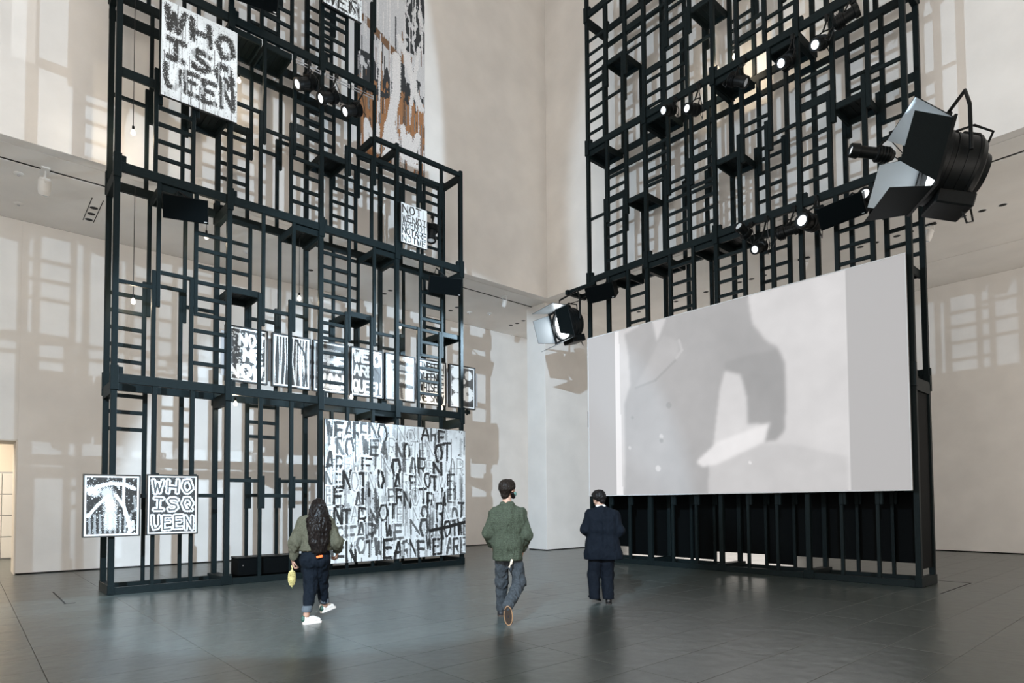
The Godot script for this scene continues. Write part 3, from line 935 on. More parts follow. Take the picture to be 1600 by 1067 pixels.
func screen() -> void:
	var w := 288
	var h := 162
	canvas_new(w, h, 0.0)
	jit.frequency = 0.06
	var coat := uvp("163 29, 276 -20, 294 123, 338 -20, 604 -20, 618 149, 660 254, 688 289, 708 369, 710 529, 704 698, 683 743, 647 751, 662 660, 596 654, 597 475, 577 393, 530 359, 513 454, 489 742, 471 860, 469 1100, 148 1100, 160 848, 159 455, 186 340, 178 141")
	var arm := uvp("530 313, 616 302, 688 301, 710 382, 704 698, 683 743, 647 751, 662 660, 604 643, 595 500, 581 394, 530 353")
	var glove := uvp("429 829, 501 730, 663 656, 647 751, 500 849, 450 858")
	var lapel := uvp("319 88, 378 153, 368 234, 282 337, 202 367, 233 294")
	var low := uvp("471 860, 610 758, 723 773, 862 848, 862 1100, 469 1100")
	var cx0 := 0.122
	var cx1 := 0.868
	for y in h:
		for x in w:
			var p := Vector2((x + 0.5) / w, (y + 0.5) / h)
			var v := 0.845
			var n := jit.get_noise_2d(x, y)
			if Geometry2D.is_point_in_polygon(p, low):
				v = 0.79
			if Geometry2D.is_point_in_polygon(p, coat):
				v = 0.69 - 0.05 * clampf((p.x - 0.3) * 3.0, 0.0, 1.0)
			if Geometry2D.is_point_in_polygon(p, arm):
				v = 0.605
			if Geometry2D.is_point_in_polygon(p, lapel):
				v = 0.725
			if Geometry2D.is_point_in_polygon(p, glove):
				v = 0.93
			px[y * w + x] = v + 0.02 * n + 0.035 * jit.get_noise_2d(x * 0.22, y * 0.22)
	for pass_ in 5:
		var old := px.duplicate()
		for y in range(1, h - 1):
			for x in range(1, w - 1):
				var o := y * w + x
				px[o] = (old[o] * 2.0 + old[o - 1] + old[o + 1] + old[o - w] + old[o + w]) / 6.0
	for b in [[333, 494, 2.5, 0.6], [303, 666, 1.8, 0.83], [289, 848, 2.4, 0.86], [177, 715, 1.4, 0.83], [190, 537, 1.2, 0.6], [303, 690, 1.6, 0.6], [600, 845, 1.0, 0.93]]:
		var c := Vector2(b[0] * w / 1000.0, b[1] * h / 1000.0)
		stroke([c, c + Vector2(0.5, 0.5)], b[2], b[3], 0.9, 0.1)
	stroke([Vector2(0.375 * w, 0.14 * h), Vector2(0.385 * w, 0.2 * h), Vector2(0.365 * w, 0.235 * h)], 1.1, 0.77, 0.8, 0.1)
	stroke([Vector2(0.205 * w, 0.365 * h), Vector2(0.285 * w, 0.34 * h), Vector2(0.36 * w, 0.25 * h)], 0.9, 0.62, 0.7, 0.1)
	for y in h:
		for x in w:
			var u := (x + 0.5) / w
			if u < cx0 or u > cx1:
				px[y * w + x] = 0.715 if u < cx0 else 0.705
			elif u < cx0 + 0.028:
				px[y * w + x] = 0.955 if u < cx0 + 0.018 + 0.008 * y / h else px[y * w + x]
	var bytes := PackedByteArray()
	bytes.resize(w * h)
	for i in w * h:
		bytes[i] = int(clampf(px[i], 0.0, 1.0) * 255.0)
	var im := Image.create_from_data(w, h, false, Image.FORMAT_L8, bytes)
	im.resize(1152, 648, Image.INTERPOLATE_CUBIC)
	im.convert(Image.FORMAT_RGB8)
	var tex := ImageTexture.create_from_image(im)
	var o := thing("projection_screen", "huge white projection screen showing a grey film picture of a coat and bent arm", "screen", Vector3(-7.0, 3.707, -12.065))
	put("casing", bx(7.27, 4.1, 0.05, 0.004), M.frame_black, o, Vector3(0, 0, -0.03))
	put("border_frame", _ring(7.27, 4.1, 0.02, 0.02), M.canvas_edge, o, Vector3(0, 0, -0.002))
	var m := StandardMaterial3D.new()
	m.resource_name = "film"
	m.albedo_color = Color(0.4, 0.4, 0.4)
	m.roughness = 0.6
	m.metallic_specular = 0.2
	m.emission_enabled = true
	m.emission = Color(1.0, 0.985, 0.985)
	m.emission_texture = tex
	m.emission_operator = BaseMaterial3D.EMISSION_OP_MULTIPLY
	m.emission_energy_multiplier = 0.84
	M.film = m
	put("picture", picture_quad(7.23, 4.06), m, o, Vector3(0, 0, 0.0))
	for x in [-3.55, -1.7, 0.12, 1.95, 3.55]:
		put("bracket", bx(0.12, 0.14, 0.1), M.stain, o, Vector3(x, -2.0, -0.09))
	area("screen_glow", Vector3(-7.0, 3.7, -12.0), Vector3(0, 0, 1), Vector2(7.2, 4.0), 0.03, Color(1, 1, 1))

func _ring(w: float, h: float, f: float, t: float) -> Mesh:
	var st := new_st()
	for s in [-1.0, 1.0]:
		chamfer_into(st, Vector3(f, h, t), 0.002, Vector3(s * (w / 2 - f / 2), 0, 0))
		chamfer_into(st, Vector3(w - 2 * f, f, t), 0.002, Vector3(0, s * (h / 2 - f / 2), 0))
	return st.commit()

# ---------------------------------------------------------------- lamps
func spotlight(label: String, at: Vector3, dir: Vector3, clamp_at: Vector3, size := 1.0, lit := true, group := "", long := false) -> void:
	# theatre spot hung by a yoke from a clamp; at = middle of its body
	var o := thing("spotlight", label, "spotlight", at, group)
	var b := look(dir) * Basis(Vector3.RIGHT, -PI / 2)   # lathe +y -> beam direction
	var r := 0.1 * size
	var ln := (0.62 if long else 0.34) * size
	put("housing", lathe([Vector2(0, -ln * 0.5), Vector2(r * 0.6, -ln * 0.5), Vector2(r * 0.95, -ln * 0.4), Vector2(r, -ln * 0.1), Vector2(r * 0.8, -ln * 0.08), Vector2(r * 0.8, ln * 0.3), Vector2(r * 1.0, ln * 0.32), Vector2(r * 0.92, ln * 0.5), Vector2(r * 0.66, ln * 0.5), Vector2(r * 0.63, ln * 0.44)], 20), M.lamp_black, o, Vector3.ZERO, b)
	put("lens", lathe([Vector2(r * 0.64, ln * 0.45), Vector2(r * 0.4, ln * 0.465), Vector2(0, ln * 0.475)], 20), M.lens if lit else M.lens_faint_glow, o, Vector3.ZERO, b)
	put("fin_stack", _fins(r, ln), M.lamp_black, o, Vector3.ZERO, b)
	var rel := clamp_at - at
	var side := dir.cross(Vector3.UP).normalized() * r * 1.25
	var top := rel.normalized() * r * 2.0
	put("yoke", tube([side, side + top * 0.8, top, -side + top * 0.8, -side], 0.012 * size, 6), M.lamp_black, o)
	put("clamp", bx(0.07, 0.12, 0.07), M.lamp_black, o, rel)
	put("hanging_pipe", tube([top, (top + rel) * 0.5 + Vector3(0.01, 0, 0), rel], 0.018, 8), M.lamp_black, o)
	var back := -dir.normalized() * ln * 0.5
	put("cable", tube([back, back * 1.7 + Vector3(0, -0.12, 0) * size, back * 1.5 + Vector3(0.04, -0.2, 0.03) * size, back * 1.3 + Vector3(0.1, -0.05, 0.02), rel * 0.7 + Vector3(0.06, 0, 0), rel + Vector3(0.04, 0.02, 0)], 0.009, 6), M.cable, o)
	if lit:
		spot_light(o, dir.normalized() * (ln * 0.5 + 0.05), dir, 48.0 if long else 2.0, 4.2 if long else 18.0, 0.5, 0.05, Color(0.93, 0.97, 1.0))

func _fins(r: float, ln: float) -> Mesh:
	var st := new_st()
	for i in 4:
		var y := -ln * 0.36 + i * ln * 0.07
		lathe_into(st, [Vector2(r * 0.9, y), Vector2(r * 1.12, y), Vector2(r * 1.12, y + ln * 0.03), Vector2(r * 0.9, y + ln * 0.03)], 16)
	return st.commit()

func leaf_mesh(w0: float, w1: float, l: float, cut := 0.0) -> Mesh:
	# flat metal leaf from its hinge (y = 0) out to y = l, 6 mm thick
	var st := new_st()
	var t := 0.003
	var a := [Vector3(-w0 / 2, 0, t), Vector3(w0 / 2, 0, t), Vector3(w1 / 2 - cut, l, t), Vector3(-w1 / 2 + cut, l, t)]
	var b := []
	for p in a:
		b.append(p - Vector3(0, 0, 2 * t))
	var mid := Vector3(0, l / 2, 0)
	quad(st, a[0], a[1], a[2], a[3], mid)
	quad(st, b[0], b[1], b[2], b[3], mid)
	for i in 4:
		quad(st, a[i], a[(i + 1) % 4], b[(i + 1) % 4], b[i], mid)
	return st.commit()

func fresnel(label: String, at: Vector3, dir: Vector3, open: Array, roll: float, power: float, angle: float, blend: float, aim: Vector3, size := 1.0) -> Node3D:
	var o := thing("studio_light", label, "stage light", at)
	var lk := look(dir) * Basis(Vector3.BACK, roll)
	var b := lk * Basis(Vector3.RIGHT, -PI / 2)
	var r := 0.47 * size
	var ln := 0.62 * size
	put("housing", lathe([Vector2(0, -ln * 0.62), Vector2(r * 0.55, -ln * 0.62), Vector2(r * 0.62, -ln * 0.5), Vector2(r * 0.88, -ln * 0.42), Vector2(r, -ln * 0.3), Vector2(r, ln * 0.3), Vector2(r * 1.07, ln * 0.32), Vector2(r * 1.07, ln * 0.42), Vector2(r * 0.9, ln * 0.42), Vector2(r * 0.88, ln * 0.3)], 36), M.lamp_black, o, Vector3.ZERO, b)
	for k in 3:
		var y := (-0.28 + 0.22 * k) * ln
		put("band", lathe([Vector2(r * 0.99, y), Vector2(r * 1.03, y), Vector2(r * 1.03, y + 0.03), Vector2(r * 0.99, y + 0.03)], 36), M.lamp_black, o, Vector3.ZERO, b)
	put("lens", lathe([Vector2(r * 0.89, ln * 0.3), Vector2(r * 0.6, ln * 0.34), Vector2(r * 0.3, ln * 0.36), Vector2(0, ln * 0.365)], 36), M.big_lens, o, Vector3.ZERO, b)
	put("ballast_box", bx(r * 1.1, r * 0.45, ln * 0.8, 0.02), M.lamp_black, o, lk * Vector3(0, -r * 1.05, ln * 0.12), lk)
	put("switch_box", bx(r * 0.5, r * 0.35, ln * 0.4, 0.02), M.lamp_black, o, lk * Vector3(r * 0.2, r * 1.08, ln * 0.2), lk)
	# square ring that carries four barn doors
	put("accessory_ring", _ring(r * 2.12, r * 2.12, r * 0.16, 0.04), M.lamp_black, o, lk * Vector3(0, 0, -ln * 0.45), lk)
	for k in 4:
		var wide: bool = k % 2 == 0
		var a := k * PI / 2
		var turn := Basis(Vector3.BACK, a)
		# hinge on the ring's edge, leaf pointing forward and flared outwards by open[k]
		var hinge := turn * Vector3(0, r * 1.04, -ln * 0.47)
		var flare := Basis(Vector3.RIGHT, -PI / 2 + deg_to_rad(open[k]))
		var lb := lk * turn * flare
		var door := put("barn_door", leaf_mesh(r * 1.9, r * (2.3 if wide else 1.5), r * 1.25, 0.0), M.flag_blue, o, lk * hinge, lb)
		put("lit_face", leaf_mesh(r * 1.86, r * (2.26 if wide else 1.46), r * 1.22, 0.0), M.flag_lit_face, door, Vector3(0, 0.008, -0.0065))  # paler inner face imitates lens light falling on the leaf
	var rel := Vector3(0, r * 1.9, 0)
	var side := (lk * Vector3.RIGHT) * r * 1.2
	put("yoke", tube([side, side + rel * 0.7, side * 0.8 + rel, -side * 0.8 + rel, -side + rel * 0.7, -side], 0.025, 8), M.lamp_black, o)
	var back := lk * Vector3(0, 0, ln * 0.6)
	put("cable", tube([back + lk * Vector3(0.1, -r * 0.8, 0), back * 1.3 + lk * Vector3(0.12, -r * 1.3, 0), back + lk * Vector3(0.0, -r * 1.5, 0), back * 0.6 + lk * Vector3(-0.1, -r * 1.2, 0)], 0.014, 6), M.cable, o)
	put("handle", tube([back + lk * Vector3(-0.16, r * 0.3, -0.1), back + lk * Vector3(-0.18, r * 1.1, -0.05), back + lk * Vector3(-0.16, r * 1.25, -0.3), back + lk * Vector3(-0.16, r * 0.95, -0.55)], 0.018, 8), M.lamp_black, o)
	spot_light(o, lk * Vector3(0, 0, -ln * 0.5), aim - (at + lk * Vector3(0, 0, -ln * 0.5)), power, angle, blend, 0.05, Color(0.64, 0.83, 1.0))
	return o

func bulb(label: String, at: Vector3, cord_top: float, power := 0.5) -> void:
	var o := thing("hanging_bulb", label, "bulb", at, "bare bulbs on the scaffolds")
	put("glass", lathe([Vector2(0, -0.055), Vector2(0.022, -0.05), Vector2(0.038, -0.025), Vector2(0.036, 0.005), Vector2(0.018, 0.04), Vector2(0.014, 0.055)], 14), M.bulb_glass, o)
	put("socket", lathe([Vector2(0.017, 0.05), Vector2(0.02, 0.055), Vector2(0.02, 0.11), Vector2(0.006, 0.125), Vector2(0, 0.126)], 12), M.lamp_black, o)
	put("cord", tube([Vector3(0, 0.12, 0), Vector3(0.004, (cord_top - at.y) * 0.5, 0.002), Vector3(0, cord_top - at.y, 0)], 0.006, 6), M.cable, o)
	omni(o, Vector3(0, -0.01, 0), power, 0.03, Color(1.0, 0.82, 0.6))

func speaker(label: String, at: Vector3, dir: Vector3, w: float, mount: Vector3) -> void:
	# wedge shaped wide loudspeaker, cloth front towards dir
	var o := thing("loudspeaker", label, "speaker", at, "")
	var lk := look(dir)
	var st := new_st()
	var h := 0.40
	var f := [Vector3(-w / 2, -h / 2, -0.17), Vector3(w / 2, -h / 2, -0.17), Vector3(w / 2, h / 2, -0.17), Vector3(-w / 2, h / 2, -0.17)]
	var r := [Vector3(-w * 0.42, -h * 0.3, 0.17), Vector3(w * 0.42, -h * 0.3, 0.17), Vector3(w * 0.42, h * 0.42, 0.17), Vector3(-w * 0.42, h * 0.42, 0.17)]
	quad(st, f[0], f[1], f[2], f[3], Vector3.ZERO)
	quad(st, r[0], r[1], r[2], r[3], Vector3.ZERO)
	for i in 4:
		quad(st, f[i], f[(i + 1) % 4], r[(i + 1) % 4], r[i], Vector3.ZERO)
	put("cabinet", st.commit(), M.speaker_box, o, Vector3.ZERO, lk)
	put("grille_cloth", bx(w * 0.97, h * 0.95, 0.02, 0.006), M.speaker_cloth, o, lk * Vector3(0, 0, -0.178), lk)
	put("bracket", tube([lk * Vector3(-w * 0.3, h * 0.2, 0.15), mount - at, lk * Vector3(w * 0.3, h * 0.2, 0.15)], 0.018, 6), M.lamp_black, o)
	put("badge_plate", bx(0.05, 0.014, 0.004, 0.001), M.steel, o, lk * Vector3(-w * 0.44, -h * 0.42, -0.19), lk)

func lamps() -> void:
	# big barn-door light before the end of the screen scaffold, throwing the scaffold shadows on the opposite wall
	var la := fresnel("huge black stage light with open barn doors beside the end of the screen", Vector3(-2.34, 6.24, -10.6), Vector3(-11.2, 3.9, 8.0), [16.0, 20.0, 16.0, 22.0], 0.0, 66.0, 46.2, 0.06, Vector3(-13.53, 11.3, 3.65), 1.0)
	put("support_arm", tube([Vector3(0, 0.85, 0), Vector3(-0.5, 0.95, -0.8), Vector3(-1.05, 1.05, -1.62)], 0.035, 8), M.lamp_black, la)
	var lb := fresnel("bright stage light with lit lens, hung from an arm beside the corner column", Vector3(-11.14, 6.22, -11.9), Vector3(-0.15, -0.24, 0.95), [7.0, 8.0, 14.0, 9.0], -0.05, 230.0, 20.0, 0.4, Vector3(-12.1, 4.5, -6.0), 0.86)
	for s in [-0.28, 0.22]:
		put("support_arm", bx(1.0, 0.09, 0.07), M.stain, lb, Vector3(0.42, 0.86, s - 0.25))
	put("support_arm", bx(0.09, 0.12, 0.75), M.stain, lb, Vector3(0.0, 0.84, -0.3))
	# two more, unseen behind the camera, placed where the cast shadows point
	for q in [[Vector3(0.8, 7.2, 3.7), Vector3(-17.4, -0.6, -11.8), 320.0, 21.5, "unseen stage light on a tall stand behind the camera, aimed at the lettered panel"], [Vector3(-10.4, 6.5, 3.2), Vector3(-2.5, 9.8, -13.5), 84.0, 34.0, "unseen stage light on a tall stand near the passage, aimed at the screen scaffold"]]:
		var at: Vector3 = q[0]
		var o := fresnel(q[4], at, q[1] - at, [46.0, 46.0, 46.0, 46.0], 0.0, q[2], q[3], 0.15, q[1], 0.8)
		put("stand", tube([Vector3(0, -0.42, 0), Vector3(0, -at.y + 0.9, 0)], 0.05, 10), M.lamp_black, o)
		for k in 3:
			var a := TAU * k / 3.0
			put("leg", tube([Vector3(0, -at.y + 1.1, 0), Vector3(cos(a), 0, sin(a)) * 0.9 + Vector3(0, -at.y + 0.02, 0)], 0.03, 8), M.lamp_black, o)
	# spots under the third deck of the painting scaffold
	var to_cam := Vector3(0.05, -0.5, 0.8)
	for q in [[5.10, 10.16, 5.24, "spotlight with glowing lens under the deck, first of three on the painting scaffold"], [5.60, 10.08, 5.85, "spotlight with glowing lens under the deck, middle one on the painting scaffold"], [6.15, 10.03, 6.52, "spotlight with glowing lens under the deck, nearest the tall end post"]]:
		spotlight(q[3], W(LS, q[0] - 1.86, q[1], -0.16), to_cam, W(LS, q[2] - 1.86, 10.72, 0.0), 1.35, true, "spotlights under the decks")
	for k in 3:
		var u: float = [3.36, 4.02, 4.60][k]
		var rail := thing("lamp_rail", ["thin pale lamp rail above the first spotlight under the deck", "thin pale lamp rail above the middle spotlight under the deck", "thin pale lamp rail above the spotlight by the end post"][k], "rail", W(LS, u, 10.66, -0.02), "lamp rails under the deck")
		rail.rotation.y = LS.rotation.y
		put("bar", bx(0.55, 0.02, 0.02, 0.004), M.steel, rail)
		put("bar", bx(0.55, 0.02, 0.02, 0.004), M.steel, rail, Vector3(0, -0.06, 0))
		put("end_plate", bx(0.02, 0.1, 0.03, 0.004), M.steel, rail, Vector3(-0.26, -0.03, 0))
		put("end_plate", bx(0.02, 0.1, 0.03, 0.004), M.steel, rail, Vector3(0.26, -0.03, 0))
	spotlight("dark spotlight clamped upright beside the small NOT canvas", W(LS, 6.44, 8.0, 0.0), Vector3(0.2, -1, 0.2), W(LS, 6.50, 8.45, 0.04), 1.3, false)
	# spots on the screen scaffold
	var g := "spotlights on the screen scaffold"
	for q in [[-8.05, 10.56, 10.80, -0.75, -0.35, true, 1.2, "spotlight under the upper deck, farthest toward the corner on the screen scaffold"],
		[-7.43, 10.27, 10.80, -0.7, -0.2, true, 1.2, "spotlight hanging lower, second from the corner on the screen scaffold"],
		[-6.35, 10.36, 10.80, 0.3, -0.6, false, 1.3, "dark spotlight under a plank platform below the glowing bulb"],
		[-5.33, 10.20, 10.70, -0.6, -0.5, true, 1.2, "slim spotlight with pale lens under the upper deck, beside the plank platform"],
		[-4.68, 10.20, 10.70, -0.5, -0.5, true, 1.2, "slim spotlight with pale lens under the upper deck, next to the end bay"],
		[-4.2, 10.42, 10.75, 0.7, 0.25, false, 1.3, "dark spotlight pointing away at the top of the end bay"],
		[-6.28, 7.12, 7.25, -0.3, 0.3, false, 1.1, "dark spotlight turned upward under the lower deck above the screen"],
		[-5.95, 6.66, 7.25, -0.6, -0.4, true, 1.1, "spotlight with small lit lens hanging just above the screen's top edge"],
		[-5.38, 6.80, 7.25, 0.6, 0.1, false, 1.2, "dark spotlight above the screen, beside the blazing lamp"],
		[-4.96, 6.84, 7.3, -0.35, -0.1, true, 1.5, "blazing white spotlight under the lower deck beside the wide speaker"],
		[-3.88, 6.88, 7.2, -0.6, 0.1, true, 1.4, "spotlight with greenish white lens under the deck, between speaker and barn doors"]]:
		spotlight(q[7], Vector3(q[0], q[1], -12.04), Vector3(-0.1 if q[3] < 0 else 0.9, q[4], 0.85 if q[3] < 0 else -0.2), Vector3(q[0] + 0.1, q[2], -12.16), q[6], q[5], g)
	spotlight("long black profile spotlight lying level above the lower deck at the end bay", Vector3(-3.83, 7.69, -12.02), Vector3(-8.4, 1.95, 9.2), Vector3(-3.55, 7.95, -12.16), 1.25, true, "", true)  # beam switched on and aimed to brighten the large lettered canvas
	# bulbs
	for q in [[0.29, 8.20, 0.40, 10.80, "bare bulb on a long cord behind the outer post, level with the upper lettered canvas"],
		[0.33, 5.14, 0.40, 7.20, "bare bulb on a long cord in the outer bay below the wide speaker's deck"],
		[2.10, 9.99, 0.40, 10.8, "bare bulb close to the right edge of the large lettered canvas"],
		[1.53, 6.65, 0.40, 7.2, "bare bulb on a short cord next to the loudspeaker under the deck"],
		[3.36, 5.85, 0.40, 7.2, "bare bulb on a thin cord above the second framed painting of the row"],
		[5.81, 5.70, 0.40, 7.2, "bare bulb behind the post above the fifth framed painting of the row"],
		[2.06, 3.47, 0.30, 3.58, "bare bulb under the lowest deck below the first framed painting of the row"],
		[4.46, 3.86, 0.20, 4.2, "bare bulb just above the lowest deck between third and fourth framed paintings"],
		[6.93, 3.86, 0.30, 4.2, "bare bulb just above the lowest deck beside the last framed painting"]]:
		bulb(q[4], W(LS, q[0], q[1], q[2]), q[3])
	bulb("glowing bulb on a cord in front of the upper deck of the screen scaffold", W(RS, 3.98, 11.36, 0.40), 13.9, 0.9)
	bulb("dim bulb on a cord beside the glowing one, upper deck of the screen scaffold", W(RS, 3.50, 11.40, 0.40), 13.9, 0.2)
	# loudspeakers
	speaker("wide black loudspeaker under the deck near the outer post of the painting scaffold", W(LS, 1.02, 6.80, -0.24), Vector3(0.85, -0.45, 0.28), 0.72, W(LS, 0.95, 7.2, 0.04))
	speaker("black wedge loudspeaker under the deck near the low end of the painting scaffold", W(LS, 6.62, 6.71, -0.24), Vector3(0.85, -0.4, 0.3), 0.80, W(LS, 6.6, 7.2, 0.04))
	speaker("black wedge loudspeaker above the screen corner nearest the column", W(RS, 0.68, 6.80, -0.24), Vector3(0.15, -0.45, 1), 0.80, W(RS, 0.7, 7.2, 0.04))
	speaker("very wide black loudspeaker hung above the screen between two lit spotlights", W(RS, 6.42, 6.80, -0.26), Vector3(-0.15, -0.5, 1), 0.84, W(RS, 6.45, 7.2, 0.04))
	speaker("large dark loudspeaker tilted down from the upper deck of the painting scaffold", W(LS, 2.15, 11.35, -0.26), Vector3(0.8, -0.5, 0.15), 0.85, W(LS, 2.1, 11.9, 0.04))
	var tubelight := thing("strip_light", "short white strip light under the upper deck behind the lettered canvas", "light", W(LS, 2.42, 10.70, 0.35))
	put("tube", tube([Vector3(-0.22, 0, 0), Vector3(0.22, 0, 0)], 0.02, 10), M.lens_faint_glow, tubelight)
	put("holder", bx(0.5, 0.03, 0.05), M.lamp_black, tubelight, Vector3(0, 0.035, 0))
	# black chest on the scaffold base
	var chest := thing("equipment_chest", "low black equipment chest on the floor inside the painting scaffold", "chest", W(LS, 2.75, 0.125, 0.42))
	chest.rotation.y = LS.rotation.y
	put("body", bx(1.28, 0.32, 0.46, 0.012), M.black_board, chest, Vector3(0, 0.165, 0))
	put("lid", bx(1.29, 0.03, 0.47, 0.008), M.lamp_black, chest, Vector3(0, 0.34, 0))
	put("latch", bx(0.02, 0.02, 0.01, 0.002), M.steel, chest, Vector3(-0.56, 0.2, 0.235))

func ceiling_fittings() -> void:
	# recessed downlights: a black can behind a thin rim
	var rim := lathe([Vector2(0.075, 0.0), Vector2(0.075, -0.004), Vector2(0.092, -0.004), Vector2(0.094, 0.0)], 18)
	var can := lathe([Vector2(0, -0.0025), Vector2(0.075, -0.0025), Vector2(0.075, -0.001)], 18)
	var n := 0
	for q in [[-15.66,-1.96,"downlight nearest the lettering end in the framed trio, gallery over the painting wall"],[-16.01,-1.96,"middle downlight of the framed trio in the gallery ceiling"],[-16.37,-1.96,"downlight closest to the wall in the framed trio of the gallery ceiling"],[-16.44,-14.54,"small round downlight by the column, closest to the painting wall"],[-16.12,-14.56,"small round downlight by the column, second from the painting wall"],[-15.75,-14.52,"round downlight touching the column's edge in the view"],[-16.46,-11.91,"downlight beyond the low end of the scaffold, closest to the wall"],[-16.05,-11.87,"downlight beyond the low end of the scaffold, nearer the hall"],[-16.06,-6.94,"downlight seen behind the middle deck, closest to the wall"],[-16.43,-9.43,"downlight seen under the small NOT canvas, closest to the wall"],[-16.07,-9.42,"downlight seen under the small NOT canvas, nearer the hall"],
		[-3.52,-16.71,"round downlight beyond the screen, first of three right of the barn doors"],[-3.16,-16.71,"round downlight beyond the screen, middle of three right of the barn doors"],[-2.80,-16.72,"round downlight beyond the screen, last of three right of the barn doors"],[-4.55,-16.71,"round downlight seen behind the screen scaffold's end post"],[-4.84,-16.74,"round downlight seen in the end bay of the screen scaffold"],[-5.31,-16.76,"round downlight seen between ladders over the screen's top edge"],[-5.66,-16.76,"round downlight above the screen, beside the hanging track lamp"],[-8.17,-16.78,"round downlight seen below the lower deck, above the screen's middle"],[-8.55,-16.79,"round downlight seen through the middle ladder above the screen"],[-8.91,-16.77,"round downlight behind the black post above the screen's middle"],[-9.99,-16.76,"round downlight above the screen in the second open bay"],[-11.1,-16.83,"round downlight above the screen in the first open bay"],[-12.51,-16.79,"round downlight near the corner column above the screen's end"]]:
		var o := thing("downlight", q[2], "downlight", Vector3(q[0], HC, q[1]), "recessed downlights in the gallery ceilings")
		put("rim", rim, M.white_metal, o)
		put("opening", can, M.dark_gap, o)
		n += 1
	# frame lines round the trio
	for q in [[-15.8, -1.865], [-15.8, -2.06]]:
		block("trim_%d" % (10 + int(absf(q[1]) * 100)), Vector3(q[0] - 0.68, HC - 0.003, q[1] - 0.008), Vector3(q[0] + 0.65, HC, q[1] + 0.008), M.dark_gap, null, 0.001)
	# track heads and sensors on the ceiling
	for q in [[-14.5, -1.03, 0.17, "white projector head hanging from the ceiling slot by the upper wall's edge"], [-14.25, -12.35, 0.12, "small white track lamp under the ceiling beside the column top"], [-4.15, -16.6, 0.14, "clear lit track lamp hanging beyond the screen scaffold's end post"], [-6.9, -16.4, 0.13, "small track lamp seen between ladders just above the screen"], [-8.9, -15.4, 0.1, "small track lamp near the middle ladder above the screen"], [-13.95, -14.4, 0.1, "small white track lamp beside the corner column and the lit stage light"]]:
		var o := thing("track_lamp", q[3], "track lamp", Vector3(q[0], HC, q[1]), "")
		var r: float = q[2]
		put("mounting_plate", bx(r * 2.2, 0.03, r * 0.8, 0.006), M.white_metal if q[0] < -13 else M.lamp_black, o, Vector3(0, -0.016, 0))
		put("yoke", tube([Vector3(-r * 0.75, -r * 1.6, 0), Vector3(-r * 0.75, -r * 0.4, 0), Vector3(0, -0.03, 0), Vector3(r * 0.75, -r * 0.4, 0), Vector3(r * 0.75, -r * 1.6, 0)], 0.012, 6), M.white_metal, o)
		put("head", lathe([Vector2(0, -r * 1.1), Vector2(r * 0.5, -r * 1.05), Vector2(r * 0.62, -r * 0.6), Vector2(r * 0.62, r * 0.5), Vector2(r * 0.5, r * 0.8), Vector2(0, r * 0.82)], 18), M.white_metal, o, Vector3(0, -r * 1.7, 0), Basis(Vector3.FORWARD, 0.35))
		put("lens", lathe([Vector2(r * 0.5, -r * 1.06), Vector2(0, -r * 1.14)], 18), M.lens_faint_glow, o, Vector3(0, -r * 1.7, 0), Basis(Vector3.FORWARD, 0.35))
	for q in [[-14.95, -0.66, "small bright ceiling sensor near the projector head"], [-16.45, -0.74, "pale disc sprinkler plate on the gallery ceiling above the wall patch of light"], [-15.88, -13.1, "small dark sensor dot on the ceiling beside the column"], [-16.2, -12.5, "flat pale smoke detector on the ceiling beside the column"], [-15.9, -5.2, "flat grey detector disc seen through the middle bay of the scaffold"]]:
		var o := thing("ceiling_sensor", q[2], "sensor", Vector3(q[0], HC, q[1]), "")
		put("base", lathe([Vector2(0.0, -0.035), Vector2(0.05, -0.03), Vector2(0.085, -0.012), Vector2(0.09, 0)], 18), M.white_metal, o)
		put("tip", lathe([Vector2(0, -0.06), Vector2(0.02, -0.055), Vector2(0.022, -0.03)], 12), M.steel, o)

# ---------------------------------------------------------------- people: one smooth surface over tapered capsules
class Field:
	var v: PackedFloat32Array
	var lo: Vector3
	var nx: int
	var ny: int
	var nz: int
	var cell: float

func mesh_bones(bones: Array, cell: float, k: float, wrinkle := 0.0, wfreq := 18.0, cut = null) -> Mesh:
	var st := new_st()
	bones_into(st, bones, cell, k, wrinkle, wfreq, cut)
	return st.commit()

